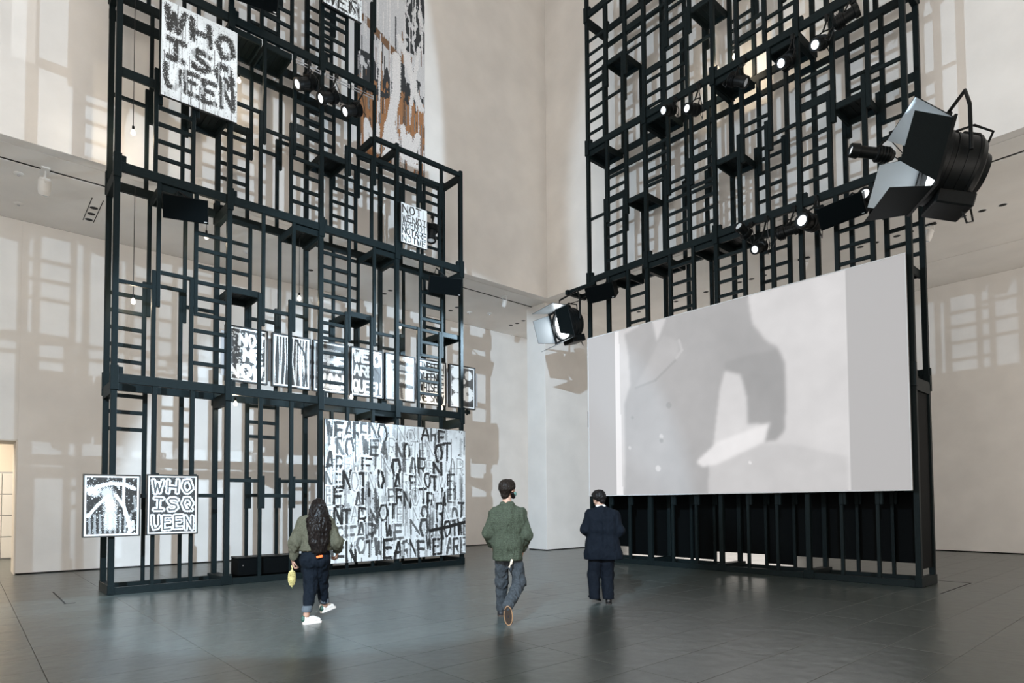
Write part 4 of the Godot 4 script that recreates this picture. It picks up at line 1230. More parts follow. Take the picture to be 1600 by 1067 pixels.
# bone: [a, b, ra, rb] or [a, b, ra, rb, flat] where flat scales the z thickness
func bones_into(st: SurfaceTool, bones: Array, cell: float, k: float, wrinkle := 0.0, wfreq := 18.0, cut = null) -> void:
	var lo := Vector3(1e9, 1e9, 1e9)
	var hi := -lo
	for b in bones:
		var r: float = maxf(b[2], b[3]) + k * 0.5 + cell * 2.0 + wrinkle
		for q in [b[0], b[1]]:
			lo = lo.min(q - Vector3(r, r, r))
			hi = hi.max(q + Vector3(r, r, r))
	var nx := int((hi.x - lo.x) / cell) + 2
	var ny := int((hi.y - lo.y) / cell) + 2
	var nz := int((hi.z - lo.z) / cell) + 2
	var v := PackedFloat32Array()
	v.resize(nx * ny * nz)
	v.fill(1.0)
	for b in bones:
		var a: Vector3 = b[0]
		var ab: Vector3 = b[1] - a
		var ra: float = b[2]
		var dr: float = b[3] - ra
		var fz: float = 1.0 / (b[4] if b.size() > 4 else 1.0)
		var abs2 := Vector3(ab.x, ab.y, ab.z * fz)
		var l2 := maxf(abs2.length_squared(), 1e-8)
		var m := maxf(ra, b[3]) * maxf(1.0, 1.0 / fz) + k + cell * 1.5
		var blo: Vector3 = a.min(b[1]) - Vector3(m, m, m) - lo
		var bhi: Vector3 = a.max(b[1]) + Vector3(m, m, m) - lo
		var x0 := maxi(0, int(blo.x / cell))
		var x1 := mini(nx - 1, int(bhi.x / cell) + 1)
		var y0 := maxi(0, int(blo.y / cell))
		var y1 := mini(ny - 1, int(bhi.y / cell) + 1)
		var z0 := maxi(0, int(blo.z / cell))
		var z1 := mini(nz - 1, int(bhi.z / cell) + 1)
		for z in range(z0, z1 + 1):
			for y in range(y0, y1 + 1):
				var o := (z * ny + y) * nx
				for x in range(x0, x1 + 1):
					var p := lo + Vector3(x, y, z) * cell - a
					p.z *= fz
					var t := clampf(p.dot(abs2) / l2, 0.0, 1.0)
					var d := (p - abs2 * t).length() - ra - dr * t
					var w := v[o + x]
					var h := maxf(k - absf(d - w), 0.0)
					v[o + x] = minf(d, w) - h * h * 0.25 / k
	if wrinkle > 0.0:
		jit.frequency = 1.0
		for z in nz:
			for y in ny:
				for x in nx:
					var o := (z * ny + y) * nx + x
					if absf(v[o]) < cell * 3.0:
						var p := (lo + Vector3(x, y, z) * cell) * wfreq
						v[o] += jit.get_noise_3d(p.x, p.y * 0.55, p.z) * wrinkle
	if cut != null:   # keep only what lies above (x = 1) or below (x = -1) a height
		for z in nz:
			for y in ny:
				var py: float = lo.y + y * cell
				for x in nx:
					var o := (z * ny + y) * nx + x
					for c in cut:
						v[o] = maxf(v[o], c[0] * (c[1] - py))
	# surface nets
	var idx := {}
	var pts := PackedVector3Array()
	var nor := PackedVector3Array()
	var sy := nx
	var sz := nx * ny
	var co := [0, 1, sy, sy + 1, sz, sz + 1, sz + sy, sz + sy + 1]
	var ed := [[0, 1], [2, 3], [4, 5], [6, 7], [0, 2], [1, 3], [4, 6], [5, 7], [0, 4], [1, 5], [2, 6], [3, 7]]
	for z in nz - 1:
		for y in ny - 1:
			var o := (z * ny + y) * nx
			for x in nx - 1:
				var i := o + x
				var v0 := v[i]
				if absf(v0) > cell * 2.5:
					continue
				var s := v0 < 0.0
				if (v[i + 1] < 0.0) == s and (v[i + sy] < 0.0) == s and (v[i + sy + 1] < 0.0) == s and (v[i + sz] < 0.0) == s and (v[i + sz + 1] < 0.0) == s and (v[i + sz + sy] < 0.0) == s and (v[i + sz + sy + 1] < 0.0) == s:
					continue
				var sum := Vector3.ZERO
				var n := 0
				for e in ed:
					var a: float = v[i + co[e[0]]]
					var b: float = v[i + co[e[1]]]
					if (a < 0.0) != (b < 0.0):
						var t := a / (a - b)
						var pa := Vector3(e[0] & 1, (e[0] >> 1) & 1, e[0] >> 2)
						var pb := Vector3(e[1] & 1, (e[1] >> 1) & 1, e[1] >> 2)
						sum += pa.lerp(pb, t)
						n += 1
				idx[i] = pts.size()
				pts.append(lo + (Vector3(x, y, z) + sum / n) * cell)
				var g := Vector3(v[i + 1] + v[i + sy + 1] + v[i + sz + 1] + v[i + sz + sy + 1] - v[i] - v[i + sy] - v[i + sz] - v[i + sz + sy],
					v[i + sy] + v[i + sy + 1] + v[i + sz + sy] + v[i + sz + sy + 1] - v[i] - v[i + 1] - v[i + sz] - v[i + sz + 1],
					v[i + sz] + v[i + sz + 1] + v[i + sz + sy] + v[i + sz + sy + 1] - v[i] - v[i + 1] - v[i + sy] - v[i + sy + 1])
				nor.append(g.normalized())
	for i in idx:
		var s := v[i] < 0.0
		for ax in 3:
			var d: int = [1, sy, sz][ax]
			var e1: int = [sy, sz, 1][ax]
			var e2: int = [sz, 1, sy][ax]
			if (v[i + d] < 0.0) == s:
				continue
			if not (idx.has(i - e1) and idx.has(i - e2) and idx.has(i - e1 - e2)):
				continue
			var q := [idx[i], idx[i - e1], idx[i - e1 - e2], idx[i - e2]]
			# outward is +axis when this corner is inside
			var order := [0, 1, 2, 0, 2, 3] if not s else [0, 2, 1, 0, 3, 2]
			for j in order:
				st.set_normal(nor[q[j]])
				st.add_vertex(pts[q[j]])

func V(x: float, y: float, z: float) -> Vector3:
	return Vector3(x, y, z)

func hand_into(st: SurfaceTool, wrist: Vector3, along: Vector3, out: Vector3, side: float, curl: float) -> void:
	# wrist to knuckles along `along`, palm facing `out`; side = +1 puts the thumb on +cross
	var f := along.normalized()
	var n := (out - f * out.dot(f)).normalized()
	var s := f.cross(n) * side
	var bones := []
	for j in 4:
		var off := (j - 1.5) * 0.019
		bones.append([wrist + f * 0.01 + s * off * 0.6, wrist + f * 0.085 + s * off, 0.014, 0.012])
	bones_into(st, bones, 0.004, 0.012)
	for j in 4:
		var off := (j - 1.5) * 0.0205
		var L: float = [0.9, 1.0, 0.95, 0.75][j]
		var p0 := wrist + f * 0.082 + s * off
		var d1 := (f * cos(curl * 0.5) + n * sin(curl * 0.5)).normalized()
		var d2 := (f * cos(curl * 1.4) + n * sin(curl * 1.4)).normalized()
		var d3 := (f * cos(curl * 2.2) + n * sin(curl * 2.2)).normalized()
		var p1 := p0 + d1 * 0.04 * L
		var p2 := p1 + d2 * 0.026 * L
		bones_into(st, [[p0, p1, 0.0095, 0.009], [p1, p2, 0.009, 0.008], [p2, p2 + d3 * 0.022 * L, 0.008, 0.007]], 0.004, 0.005)
	var t0 := wrist + f * 0.025 + s * 0.03
	var t1 := t0 + (f * 0.6 + s * 0.6 + n * 0.4).normalized() * 0.042
	bones_into(st, [[t0, t1, 0.012, 0.01], [t1, t1 + (f * 0.85 + n * 0.5).normalized() * 0.032, 0.01, 0.008]], 0.004, 0.006)

func head_into(st: SurfaceTool, c: Vector3, yaw: float, tilt: float, s := 1.0) -> void:
	# c: middle of the head; face towards -z turned by yaw
	var b := Basis(Vector3.UP, yaw) * Basis(Vector3.RIGHT, tilt)
	var at := func(x, y, z) -> Vector3: return c + b * (Vector3(x, y, z) * s)
	var bones := [
		[at.call(0, 0.035, 0.02), at.call(0, 0.045, -0.03), 0.078 * s, 0.074 * s],
		[at.call(0, 0.0, -0.02), at.call(0, -0.06, -0.045), 0.066 * s, 0.044 * s],
		[at.call(0, -0.085, -0.065), at.call(0, -0.08, -0.05), 0.024 * s, 0.03 * s],
		[at.call(-0.03, -0.02, -0.06), at.call(0.03, -0.02, -0.06), 0.034 * s, 0.034 * s],
		[at.call(0, 0.01, -0.095), at.call(0, -0.028, -0.112), 0.009 * s, 0.014 * s],
		[at.call(-0.018, -0.058, -0.092), at.call(0.018, -0.058, -0.092), 0.009 * s, 0.009 * s],
		[at.call(-0.03, 0.028, -0.088), at.call(0.03, 0.028, -0.088), 0.012 * s, 0.012 * s],
	]
	bones_into(st, bones, 0.0055, 0.02)
	for e in [-1.0, 1.0]:
		bones_into(st, [[at.call(e * 0.077, 0.016, 0.008), at.call(e * 0.082, -0.022, 0.0), 0.013 * s, 0.009 * s, 1.3], [at.call(e * 0.074, -0.0, -0.005), at.call(e * 0.08, 0.006, 0.01), 0.01 * s, 0.01 * s]], 0.0045, 0.008)
		bones_into(st, [[at.call(e * 0.031, 0.006, -0.086), at.call(e * 0.033, 0.006, -0.086), 0.0125 * s, 0.0125 * s]], 0.0045, 0.004)

func shoe(parent: Node3D, called: String, heel: Vector3, toe: Vector3, up: Vector3, upper: Material, sole: Material, label := "") -> MeshInstance3D:
	# heel and toe lie on the sole line
	var f := (toe - heel).normalized()
	var u := (up - f * up.dot(f)).normalized()
	var l := (toe - heel).length()
	var st := new_st()
	bones_into(st, [[heel + f * 0.035 + u * 0.045, heel + f * 0.04 + u * 0.085, 0.036, 0.034], [heel + f * 0.05 + u * 0.05, heel + f * l * 0.55 + u * 0.05, 0.038, 0.038], [heel + f * l * 0.5 + u * 0.045, heel + f * (l - 0.045) + u * 0.034, 0.042, 0.034]], 0.008, 0.03)
	var o := put(called, st.commit(), upper, parent)
	if label != "":
		o.set_meta("label", label)
	var s2 := new_st()
	var pr := f.cross(u)
	var outline := []
	for k in 20:
		var a := TAU * k / 20.0
		var x := (0.5 - 0.5 * cos(a)) * l
		var wd := (0.036 + 0.012 * sin(clampf(x / l, 0, 1) * PI * 0.8)) * sin(a) / maxf(absf(sin(a)), 0.35)
		if absf(sin(a)) < 0.35:
			wd = 0.036 * sin(a) / 0.35
		outline.append(heel + f * x + pr * wd)
	var mid := (heel + toe) * 0.5 + u * 0.01
	for k in 20:
		var a: Vector3 = outline[k]
		var b: Vector3 = outline[(k + 1) % 20]
		quad(s2, a, b, b + u * 0.024, a + u * 0.024, mid)
		tri(s2, a, b, (heel + toe) * 0.5, mid)
		tri(s2, a + u * 0.024, b + u * 0.024, (heel + toe) * 0.5 + u * 0.024, mid)
	put("sole", s2.commit(), sole, o)
	return o

func cloth(called: String, c: Color, freq: float, amt: float, rough := 0.85) -> StandardMaterial3D:
	var t := noise_tex(freq, Color(1 - amt, 1 - amt, 1 - amt), Color(1, 1, 1), 256, 4, called.length())
	return mat(called, c, rough, {"tex": t, "scale": Vector3(4, 4, 4), "world": false, "spec": 0.25})

func limb(a: Vector3, b: Vector3, c: Vector3, r0: float, r1: float, r2: float) -> Array:
	return [[a, b, r0, r1], [b, c, r1, r2]]

func grow(bones: Array, d: float) -> Array:
	var out := []
	for b in bones:
		var q: Array = b.duplicate()
		q[2] += d
		q[3] += d
		out.append(q)
	return out

func person_root(label: String, at: Vector3) -> Node3D:
	var o := thing("person", label, "person", at)
	var away := (at - Vector3(EYE.x, at.y, EYE.z)).normalized()
	o.basis = Basis.looking_at(away, Vector3.UP)
	return o

func people() -> void:
	var skin := mat("skin", Color(0.42, 0.26, 0.19), 0.55, {"spec": 0.35})
	var hair_black := cloth("hair_black", Color(0.012, 0.010, 0.010), 0.08, 0.4, 0.42)
	woman(skin)
	man(skin, hair_black)
	suit_man(skin, hair_black)

func man(skin: Material, hair: Material) -> void:
	var o := person_root("bearded man in a green corduroy shirt jacket and grey jeans walking away, heel lifted", Vector3(-5.93, 0, -5.16))
	var sl := V(-0.16, 1.355, 0)
	var sr := V(0.17, 1.36, 0)
	var el := V(-0.245, 1.11, 0.02)
	var er := V(0.25, 1.08, 0.03)
	var wl := V(-0.19, 0.93, -0.16)
	var wr := V(0.20, 0.885, -0.13)
	var hl := V(-0.07, 0.87, 0)
	var hr := V(0.08, 0.87, 0)
	var kl := V(-0.075, 0.47, -0.20)
	var kr := V(0.155, 0.485, -0.06)
	var al := V(-0.085, 0.09, -0.36)
	var ar := V(0.0, 0.215, 0.33)
	var torso := [[V(-0.085, 1.29, 0.0), V(0.085, 1.29, 0.0), 0.11, 0.11], [V(-0.08, 1.2, 0.0), V(0.08, 1.2, 0.0), 0.115, 0.115], [V(-0.07, 1.02, 0.0), V(0.07, 1.02, 0.0), 0.115, 0.115], [V(0, 1.3, 0), V(0, 0.95, 0), 0.12, 0.12], [V(0, 1.40, 0.02), V(0, 1.3, 0.01), 0.075, 0.11]]
	var hips := [[V(-0.06, 0.91, 0.0), V(0.06, 0.91, 0.0), 0.09, 0.09]]
	var neck := [[V(0, 1.42, 0.015), V(0.0, 1.56, -0.01), 0.062, 0.055]]
	var arms := limb(sl, el, wl, 0.066, 0.05, 0.034) + limb(sr, er, wr, 0.066, 0.05, 0.034)
	var legs := limb(hl, kl, al, 0.088, 0.058, 0.042) + limb(hr, kr, ar, 0.088, 0.058, 0.042)
	var st := new_st()
	bones_into(st, torso + hips + neck + arms + legs, 0.016, 0.05)
	head_into(st, V(0.0, 1.655, -0.005), -0.75, 0.12, 1.04)
	hand_into(st, wl, V(0.1, -0.5, -0.6), V(0.8, 0, 0), 1, 0.7)
	hand_into(st, wr, V(-0.1, -0.5, -0.5), V(-0.8, 0, 0), -1, 0.7)
	put("body", st.commit(), skin, o)
	var cord := cloth("corduroy_green", Color(0.082, 0.098, 0.068), 0.05, 0.45)
	var jk := grow(torso, 0.02) + limb(sl, el, wl + V(0, 0.03, 0.02), 0.07, 0.066, 0.056) + limb(sr, er, wr + V(0, 0.03, 0.02), 0.07, 0.066, 0.056)
	jk += [[sl, V(0, 1.43, 0.01), 0.06, 0.07], [sr, V(0, 1.43, 0.01), 0.06, 0.07], [V(-0.06, 0.93, 0.0), V(0.07, 0.93, 0.0), 0.135, 0.135], [V(-0.055, 0.80, 0.01), V(0.065, 0.80, 0.01), 0.128, 0.128]]
	var jacket := put("jacket", mesh_bones(jk, 0.0125, 0.05, 0.02, 11.0, [[1.0, 0.765]]), cord, o)
	var cs := new_st()
	bones_into(cs, [[V(-0.055, 1.475, 0.035), V(0.055, 1.475, 0.035), 0.032, 0.032], [V(-0.06, 1.475, 0.03), V(-0.065, 1.455, -0.06), 0.03, 0.026], [V(0.06, 1.475, 0.03), V(0.065, 1.455, -0.06), 0.03, 0.026]], 0.009, 0.025)
	put("collar", cs.commit(), cord, jacket)
	# yoke seam across the back, two seams down from it, cuffs
	var seam := new_st()
	tube_into(seam, [V(-0.18, 1.315, 0.085), V(-0.09, 1.30, 0.122), V(0.0, 1.298, 0.13), V(0.1, 1.302, 0.122), V(0.185, 1.318, 0.085)], 0.006, 6)
	tube_into(seam, [V(-0.075, 1.30, 0.122), V(-0.078, 1.1, 0.132), V(-0.07, 0.85, 0.142)], 0.005, 6)
	tube_into(seam, [V(0.085, 1.30, 0.122), V(0.088, 1.1, 0.132), V(0.08, 0.85, 0.142)], 0.005, 6)
	put("seam", seam.commit(), cord, jacket)
	var denim := cloth("grey_denim", Color(0.072, 0.082, 0.092), 0.06, 0.4)
	var tr := [[V(-0.05, 0.88, 0.0), V(0.06, 0.88, 0.0), 0.105, 0.105]] + limb(hl, kl, al + V(0, 0.02, 0), 0.098, 0.081, 0.070) + limb(hr, kr, ar + V(0, 0.02, 0.0), 0.098, 0.081, 0.070)
	put("trousers", mesh_bones(tr, 0.0125, 0.035, 0.02, 14.0, [[-1.0, 0.9]]), denim, o)
	var tail := new_st()
	tube_into(tail, [V(0.06, 0.79, 0.136), V(0.045, 0.735, 0.138), V(0.022, 0.69, 0.128)], 0.016, 8)
	put("shirt_tail", tail.commit(), mat("shirt_cream", Color(0.62, 0.52, 0.42), 0.8), o)
	var hs := new_st()
	var hb := Basis(Vector3.UP, -0.75)
	var hc := V(0.0, 1.655, -0.005)
	bones_into(hs, [[hc + hb * V(0, 0.045, 0.02), hc + hb * V(0, 0.055, -0.035), 0.094, 0.086], [hc + hb * V(0, 0.0, 0.04), hc + hb * V(0, -0.065, 0.035), 0.068, 0.055], [hc + hb * V(-0.055, 0.02, 0.02), hc + hb * V(0.055, 0.02, 0.02), 0.05, 0.05]], 0.007, 0.03, 0.008, 40.0)
	put("hair", hs.commit(), cloth("hair_brown", Color(0.020, 0.014, 0.011), 0.08, 0.4, 0.5), o)
	var bd := new_st()
	bones_into(bd, [[hc + hb * V(0.062, -0.045, -0.03), hc + hb * V(0.04, -0.085, -0.075), 0.022, 0.028], [hc + hb * V(-0.062, -0.045, -0.03), hc + hb * V(-0.04, -0.085, -0.075), 0.022, 0.028]], 0.006, 0.02)
	put("beard", bd.commit(), hair, o)
	var ms := new_st()
	bones_into(ms, [[hc + hb * V(0, -0.03, -0.105), hc + hb * V(0, -0.075, -0.098), 0.03, 0.03], [hc + hb * V(-0.04, -0.05, -0.085), hc + hb * V(0.04, -0.05, -0.085), 0.036, 0.036]], 0.006, 0.02)
	put("face_mask", ms.commit(), mat("mask_green", Color(0.10, 0.20, 0.17), 0.8), o)
	var dark := mat("shoe_dark", Color(0.012, 0.014, 0.018), 0.5)
	var tan_ := mat("welt_tan", Color(0.33, 0.19, 0.10), 0.7)
	var brown := mat("sole_brown", Color(0.035, 0.022, 0.015), 0.6)
	shoe(o, "shoe", V(-0.085, 0.0, -0.30), V(-0.095, 0.0, -0.58), V(0, 1, 0), dark, brown)
	var rs := shoe(o, "shoe", V(0.0, 0.255, 0.415), V(0.012, 0.012, 0.32), V(0, 0.3, -1), dark, brown, "dark lifted shoe showing its brown sole and tan welt")
	var welt := new_st()
	var loop := []
	for k in 25:
		var a := TAU * k / 24.0
		var t := 0.5 - 0.5 * cos(a)
		loop.append(V(0.0, 0.255, 0.412).lerp(V(0.012, 0.012, 0.318), t) + V(1, 0, 0) * sin(a) * 0.05)
	tube_into(welt, loop, 0.007, 6)
	put("welt", welt.commit(), tan_, rs)

func woman(skin: Material) -> void:
	var o := person_root("woman with very long dark hair in an olive cropped jacket and rolled jeans", Vector3(-7.67, 0, -3.42))
	var sl := V(-0.165, 1.265, 0)
	var sr := V(0.13, 1.265, 0)
	var el := V(-0.255, 1.02, 0.03)
	var er := V(0.24, 0.995, 0.04)
	var wl := V(-0.295, 0.785, -0.04)
	var wr := V(0.26, 0.865, -0.14)
	var hl := V(-0.085, 0.74, 0)
	var hr := V(0.045, 0.74, 0)
	var kl := V(-0.075, 0.42, 0.02)
	var kr := V(0.055, 0.42, -0.14)
	var al := V(-0.125, 0.10, 0.22)
	var ar := V(0.10, 0.15, -0.22)
	var torso := [[V(-0.085, 1.17, 0.0), V(0.05, 1.17, 0.0), 0.105, 0.105], [V(-0.085, 1.08, 0.0), V(0.045, 1.08, 0.0), 0.11, 0.11], [V(-0.075, 0.93, 0.0), V(0.035, 0.93, 0.0), 0.115, 0.115]]
	var hips := [[V(-0.07, 0.80, 0.015), V(0.03, 0.80, 0.015), 0.108, 0.108], [V(-0.06, 0.90, 0.0), V(0.02, 0.90, 0.0), 0.105, 0.105]]
	var neck := [[V(-0.015, 1.28, 0.01), V(0.01, 1.38, 0), 0.055, 0.05]]
	var arms := limb(sl, el, wl, 0.064, 0.046, 0.03) + limb(sr, er, wr, 0.064, 0.046, 0.03)
	var legs := limb(hl, kl, al, 0.085, 0.058, 0.038) + limb(hr, kr, ar, 0.085, 0.058, 0.038)
	var st := new_st()
	bones_into(st, torso + hips + neck + arms + legs, 0.016, 0.05)
	head_into(st, V(0.015, 1.45, -0.01), -0.35, 0.05, 0.95)
	hand_into(st, wl, V(0.05, -1, -0.1), V(1, 0, -0.2), 1, 1.0)
	hand_into(st, wr, V(-0.1, -0.8, -0.5), V(-1, 0, 0), -1, 0.9)
	put("body", st.commit(), mat("skin_warm", Color(0.36, 0.21, 0.15), 0.55, {"spec": 0.35}), o)
	var olive := cloth("olive_twill", Color(0.118, 0.114, 0.080), 0.05, 0.3)
	var jk := grow(torso, 0.032) + [[sl, sl.lerp(el, 0.5), 0.078, 0.08], [sr, sr.lerp(er, 0.5), 0.078, 0.08]]
	jk += [[sl, V(-0.02, 1.31, 0.01), 0.066, 0.075], [sr, V(-0.01, 1.31, 0.01), 0.066, 0.075]]
	var jst := new_st()
	bones_into(jst, jk, 0.0125, 0.05, 0.022, 11.0, [[1.0, 0.915]])
	bones_into(jst, limb(sl, el, wl + V(0.008, 0.045, 0.01), 0.078, 0.082, 0.056), 0.0125, 0.05, 0.022, 11.0)
	bones_into(jst, limb(sr, er, wr + V(0, 0.025, 0.02), 0.078, 0.082, 0.058), 0.0125, 0.05, 0.022, 11.0)
	var jacket := put("jacket", jst.commit(), olive, o)
	put("waistband", mesh_bones([[V(-0.075, 0.935, 0.0), V(0.035, 0.935, 0.0), 0.158, 0.158]], 0.012, 0.03, 0.006, 20.0, [[1.0, 0.895], [-1.0, 0.95]]), olive, jacket)
	var cs := new_st()
	bones_into(cs, [[V(-0.08, 1.335, 0.03), V(0.06, 1.335, 0.03), 0.034, 0.034], [V(-0.085, 1.33, 0.03), V(-0.09, 1.30, -0.08), 0.032, 0.028], [V(0.065, 1.33, 0.03), V(0.07, 1.30, -0.08), 0.032, 0.028]], 0.009, 0.025)
	put("collar", cs.commit(), olive, jacket)
	var denim := cloth("indigo_denim", Color(0.007, 0.0115, 0.019), 0.06, 0.35)
	var tr := grow(hips, 0.022) + limb(hl, kl, V(-0.115, 0.18, 0.18), 0.118, 0.082, 0.060) + limb(hr, kr, V(0.092, 0.22, -0.20), 0.118, 0.082, 0.060)
	tr += [[V(-0.09, 0.78, 0.05), V(0.05, 0.78, 0.05), 0.115, 0.115]]
	var jeans := put("jeans", mesh_bones(tr, 0.0125, 0.035, 0.016, 14.0, [[-1.0, 0.95]]), denim, o)
	var cuff := mat("cuff_grey", Color(0.075, 0.09, 0.105), 0.85)
	put("rolled_cuff", mesh_bones([[V(-0.114, 0.195, 0.175), V(-0.119, 0.165, 0.188), 0.064, 0.064]], 0.008, 0.02, 0.004, 20.0, [[-1.0, 0.225], [1.0, 0.145]]), cuff, jeans)
	put("rolled_cuff", mesh_bones([[V(0.09, 0.235, -0.196), V(0.094, 0.205, -0.204), 0.064, 0.064]], 0.008, 0.02, 0.004, 20.0, [[-1.0, 0.265], [1.0, 0.185]]), cuff, jeans)
	var white := mat("sneaker_white", Color(0.72, 0.68, 0.64), 0.55)
	var sole := mat("sneaker_sole", Color(0.66, 0.60, 0.55), 0.6)
	var green := mat("heel_tab_green", Color(0.02, 0.07, 0.05), 0.5)
	var s1 := shoe(o, "sneaker", V(-0.165, 0.0, 0.235), V(0.055, 0.0, 0.135), V(0, 1, 0), white, sole, "white sneaker flat on the floor")
	put("heel_tab", mesh_bones([[V(-0.158, 0.085, 0.232), V(-0.156, 0.06, 0.232), 0.025, 0.03]], 0.006, 0.01), green, s1)
	var s2 := shoe(o, "sneaker", V(0.055, 0.055, -0.20), V(0.235, 0.10, -0.33), V(-0.2, 1, 0), white, sole, "white sneaker lifted in mid step")
	put("heel_tab", mesh_bones([[V(0.064, 0.135, -0.198), V(0.062, 0.11, -0.198), 0.025, 0.03]], 0.006, 0.01), green, s2)
	var hs := new_st()
	var hair := cloth("hair_long", Color(0.014, 0.010, 0.009), 0.1, 0.5, 0.38)
	bones_into(hs, [[V(0.015, 1.478, 0.005), V(0.015, 1.485, -0.035), 0.09, 0.083], [V(0.018, 1.44, 0.035), V(0.02, 1.25, 0.10), 0.095, 0.10], [V(-0.06, 1.28, 0.10), V(-0.04, 1.0, 0.14), 0.075, 0.06], [V(0.09, 1.28, 0.10), V(0.085, 1.0, 0.14), 0.075, 0.06], [V(0.02, 1.15, 0.14), V(0.03, 0.9, 0.15), 0.085, 0.05], [V(-0.03, 1.0, 0.15), V(-0.01, 0.855, 0.15), 0.055, 0.02], [V(0.075, 1.0, 0.15), V(0.075, 0.87, 0.15), 0.05, 0.02], [V(-0.06, 1.42, 0.0), V(-0.10, 1.2, 0.07), 0.04, 0.05], [V(0.095, 1.42, 0.0), V(0.135, 1.2, 0.07), 0.04, 0.05]], 0.0095, 0.03, 0.014, 26.0)
	put("hair", hs.commit(), hair, o)
	var strands := new_st()
	rng.seed = 3
	for i in 40:
		var x := rng.randf_range(-0.10, 0.135)
		var y0 := rng.randf_range(1.15, 1.46)
		var ph := rng.randf() * 6.0
		var pp := []
		for k in 9:
			var t := k / 8.0
			pp.append(V(lerpf(0.02 + (x - 0.02) * 0.9, 0.025 + (x - 0.02) * 0.75, t) + sin(ph + t * 7.0) * 0.006, lerpf(y0, 0.88, t), 0.12 + 0.10 * sin(t * 1.7) * (1.0 - absf(x - 0.02) * 3.0) + (0.0 if t < 0.8 else -0.02)))
		tube_into(strands, pp, 0.006, 5)
	put("hair_strands", strands.commit(), hair, o).set_meta("kind", "stuff")
	var ph_ := thing("phone", "orange phone sticking out of the woman's back pocket", "phone", o.transform * V(0.03, 0.83, 0.185))
	ph_.basis = o.basis * Basis(Vector3.BACK, 0.18)
	put("case", bx(0.078, 0.03, 0.012, 0.005), mat("phone_orange_glow", Color(1.0, 0.16, 0.03), 0.4, {"emit": Color(1.0, 0.14, 0.03), "power": 0.25}), ph_)  # orange case given a faint glow of its own
	put("edge", bx(0.08, 0.006, 0.014, 0.002), M.frame_black, ph_, Vector3(0, -0.018, 0))
	var pouch := thing("pouch", "pale yellow corn shaped pouch dangling from the woman's hand", "pouch", o.transform * V(-0.305, 0.545, -0.03))
	pouch.basis = o.basis
	var yl := mat("pouch_yellow", Color(0.55, 0.47, 0.20), 0.6)
	var ps := new_st()
	for i in 14:
		var y := 0.085 - i * 0.0125
		var r := 0.043 * sqrt(maxf(0.03, 1.0 - pow((i - 6.0) / 8.6, 2.0)))
		for k in 12:
			var a := TAU * (k + 0.5 * (i % 2)) / 12.0
			lathe_into(ps, [Vector2(0.001, -0.008), Vector2(0.008, -0.004), Vector2(0.009, 0.002), Vector2(0.001, 0.008)], 5, V(cos(a) * r, y, sin(a) * r))
	var bodyp := new_st()
	bones_into(bodyp, [[V(0, 0.085, 0), V(0, 0.0, 0), 0.026, 0.042], [V(0, 0.0, 0), V(0, -0.09, 0), 0.042, 0.02]], 0.006, 0.02)
	put("body", bodyp.commit(), yl, pouch)
	put("kernels", ps.commit(), yl, pouch).set_meta("kind", "stuff")
	put("strap", tube([V(0, 0.1, 0), V(0.004, 0.13, 0), V(-0.004, 0.165, -0.005)], 0.008, 6), yl, pouch)
	put("tip", mesh_bones([[V(0, -0.1, 0), V(0.008, -0.125, 0), 0.014, 0.006]], 0.004, 0.005), mat("tip_green", Color(0.10, 0.12, 0.06), 0.7), pouch)

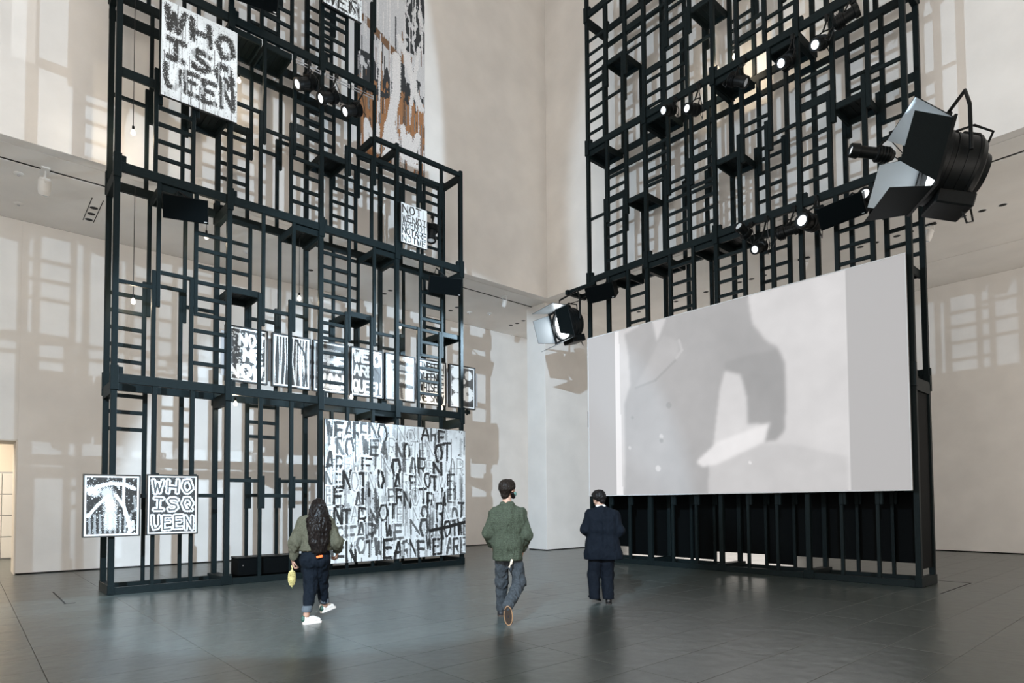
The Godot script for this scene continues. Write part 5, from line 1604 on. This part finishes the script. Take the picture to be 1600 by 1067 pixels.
func suit_man(skin: Material, hair: Material) -> void:
	var o := person_root("person in a dark navy suit with black hair, walking away before the screen", Vector3(-5.95, 0, -7.0))
	o.position = Vector3(-5.98, 0, -7.05)
	var k := 0.0
	var sl := V(-0.165, 1.31, 0)
	var sr := V(0.19, 1.30, 0)
	var el := V(-0.245, 1.09, 0.0)
	var er := V(0.265, 1.075, 0.02)
	var wl := V(-0.15, 0.99, -0.22)
	var wr := V(0.14, 0.98, -0.22)
	var hl := V(-0.085, 0.80, 0)
	var hr := V(0.09, 0.80, 0)
	var kl := V(-0.125, 0.42, -0.04)
	var kr := V(0.075, 0.41, -0.08)
	var al := V(-0.115, 0.115, 0.02)
	var ar := V(0.085, 0.09, 0.0)
	var torso := [[V(-0.085, 1.225, 0.0), V(0.105, 1.225, 0.0), 0.11, 0.11], [V(0, 1.34, 0.01), V(0.01, 1.25, 0.01), 0.075, 0.11], [V(-0.09, 1.1, 0.0), V(0.11, 1.1, 0.0), 0.12, 0.12], [V(-0.09, 0.92, 0.0), V(0.11, 0.92, 0.0), 0.125, 0.125]]
	var hips := [[V(-0.08, 0.82, 0.0), V(0.09, 0.82, 0.0), 0.125, 0.125]]
	var neck := [[V(-0.005, 1.35, 0.01), V(-0.02, 1.47, -0.02), 0.06, 0.055]]
	var arms := limb(sl, el, wl, 0.066, 0.05, 0.033) + limb(sr, er, wr, 0.066, 0.05, 0.033)
	var legs := limb(hl, kl, al, 0.09, 0.06, 0.042) + limb(hr, kr, ar, 0.09, 0.06, 0.042)
	var st := new_st()
	bones_into(st, torso + hips + neck + arms + legs, 0.016, 0.05)
	var hc := V(-0.025, 1.535, -0.03)
	head_into(st, hc, 0.75, -0.28, 0.98)
	hand_into(st, wl, V(0.6, 0.2, -0.5), V(0, 0.3, 1), 1, 0.9)
	hand_into(st, wr, V(-0.6, 0.2, -0.5), V(0, 0.3, 1), -1, 0.9)
	put("body", st.commit(), skin, o)
	var navy := cloth("navy_wool", Color(0.0055, 0.009, 0.0155), 0.05, 0.3)
	var jk := grow(torso, 0.022) + limb(sl, el, wl + V(-0.01, 0.0, 0.03), 0.073, 0.068, 0.055) + limb(sr, er, wr + V(0.01, 0, 0.03), 0.073, 0.068, 0.055)
	jk += [[sl, V(0.0, 1.365, 0.01), 0.066, 0.07], [sr, V(0.0, 1.365, 0.01), 0.066, 0.07], [V(-0.10, 0.80, 0.0), V(0.125, 0.80, 0.0), 0.155, 0.155], [V(-0.12, 0.70, 0.0), V(0.155, 0.70, 0.0), 0.15, 0.15]]
	var jacket := put("jacket", mesh_bones(jk, 0.0125, 0.05, 0.016, 10.0, [[1.0, 0.655]]), navy, o)
	var vent := new_st()
	tube_into(vent, [V(0.012, 1.3, 0.14), V(0.012, 1.0, 0.16), V(0.014, 0.68, 0.152)], 0.0045, 6)
	put("back_seam", vent.commit(), navy, jacket)
	put("collar", mesh_bones([[V(-0.07, 1.40, 0.03), V(0.06, 1.40, 0.03), 0.03, 0.03], [V(-0.075, 1.40, 0.03), V(-0.08, 1.36, -0.08), 0.028, 0.024], [V(0.065, 1.40, 0.03), V(0.07, 1.36, -0.08), 0.028, 0.024]], 0.009, 0.025), navy, jacket)
	put("shirt_collar", mesh_bones([[V(-0.055, 1.432, 0.028), V(0.035, 1.432, 0.028), 0.024, 0.024], [V(-0.06, 1.432, 0.02), V(-0.06, 1.42, -0.06), 0.022, 0.02], [V(0.04, 1.432, 0.02), V(0.04, 1.42, -0.06), 0.022, 0.02]], 0.007, 0.02), mat("shirt_white", Color(0.6, 0.58, 0.55), 0.8), o)
	var tr := grow(hips, 0.02) + limb(hl, kl, al + V(0, 0.0, 0), 0.112, 0.092, 0.083) + limb(hr, kr, ar + V(0, 0.0, 0), 0.112, 0.092, 0.083)
	put("trousers", mesh_bones(tr, 0.0125, 0.035, 0.014, 12.0, [[-1.0, 0.9], [1.0, 0.075]]), cloth("navy_trousers", Color(0.0055, 0.0085, 0.0145), 0.05, 0.3), o)
	var hs := new_st()
	var hb := Basis(Vector3.UP, 0.75) * Basis(Vector3.RIGHT, -0.28)
	bones_into(hs, [[hc + hb * V(0, 0.05, 0.022), hc + hb * V(0, 0.065, -0.045), 0.091, 0.08], [hc + hb * V(0, 0.10, 0.0), hc + hb * V(0.0, 0.125, -0.05), 0.045, 0.025], [hc + hb * V(0, 0.0, 0.05), hc + hb * V(0, -0.04, 0.05), 0.058, 0.045], [hc + hb * V(-0.055, 0.02, 0.015), hc + hb * V(0.055, 0.02, 0.015), 0.046, 0.046]], 0.007, 0.028, 0.010, 36.0)
	put("hair", hs.commit(), hair, o)
	var black := mat("shoe_black", Color(0.008, 0.008, 0.009), 0.3)
	shoe(o, "shoe", V(-0.19, 0.105, 0.05), V(-0.045, 0.02, -0.14), V(0.2, 1, -0.2), black, black)
	shoe(o, "shoe", V(0.085, 0.0, 0.06), V(0.095, 0.0, -0.21), V(0, 1, 0), black, black)

func _ready() -> void:
	view()
	materials()
	hall()
	floor_tiles()
	scaffold_left()
	scaffold_right()
	screen()
	paintings()
	lamps()
	ceiling_fittings()
	people()
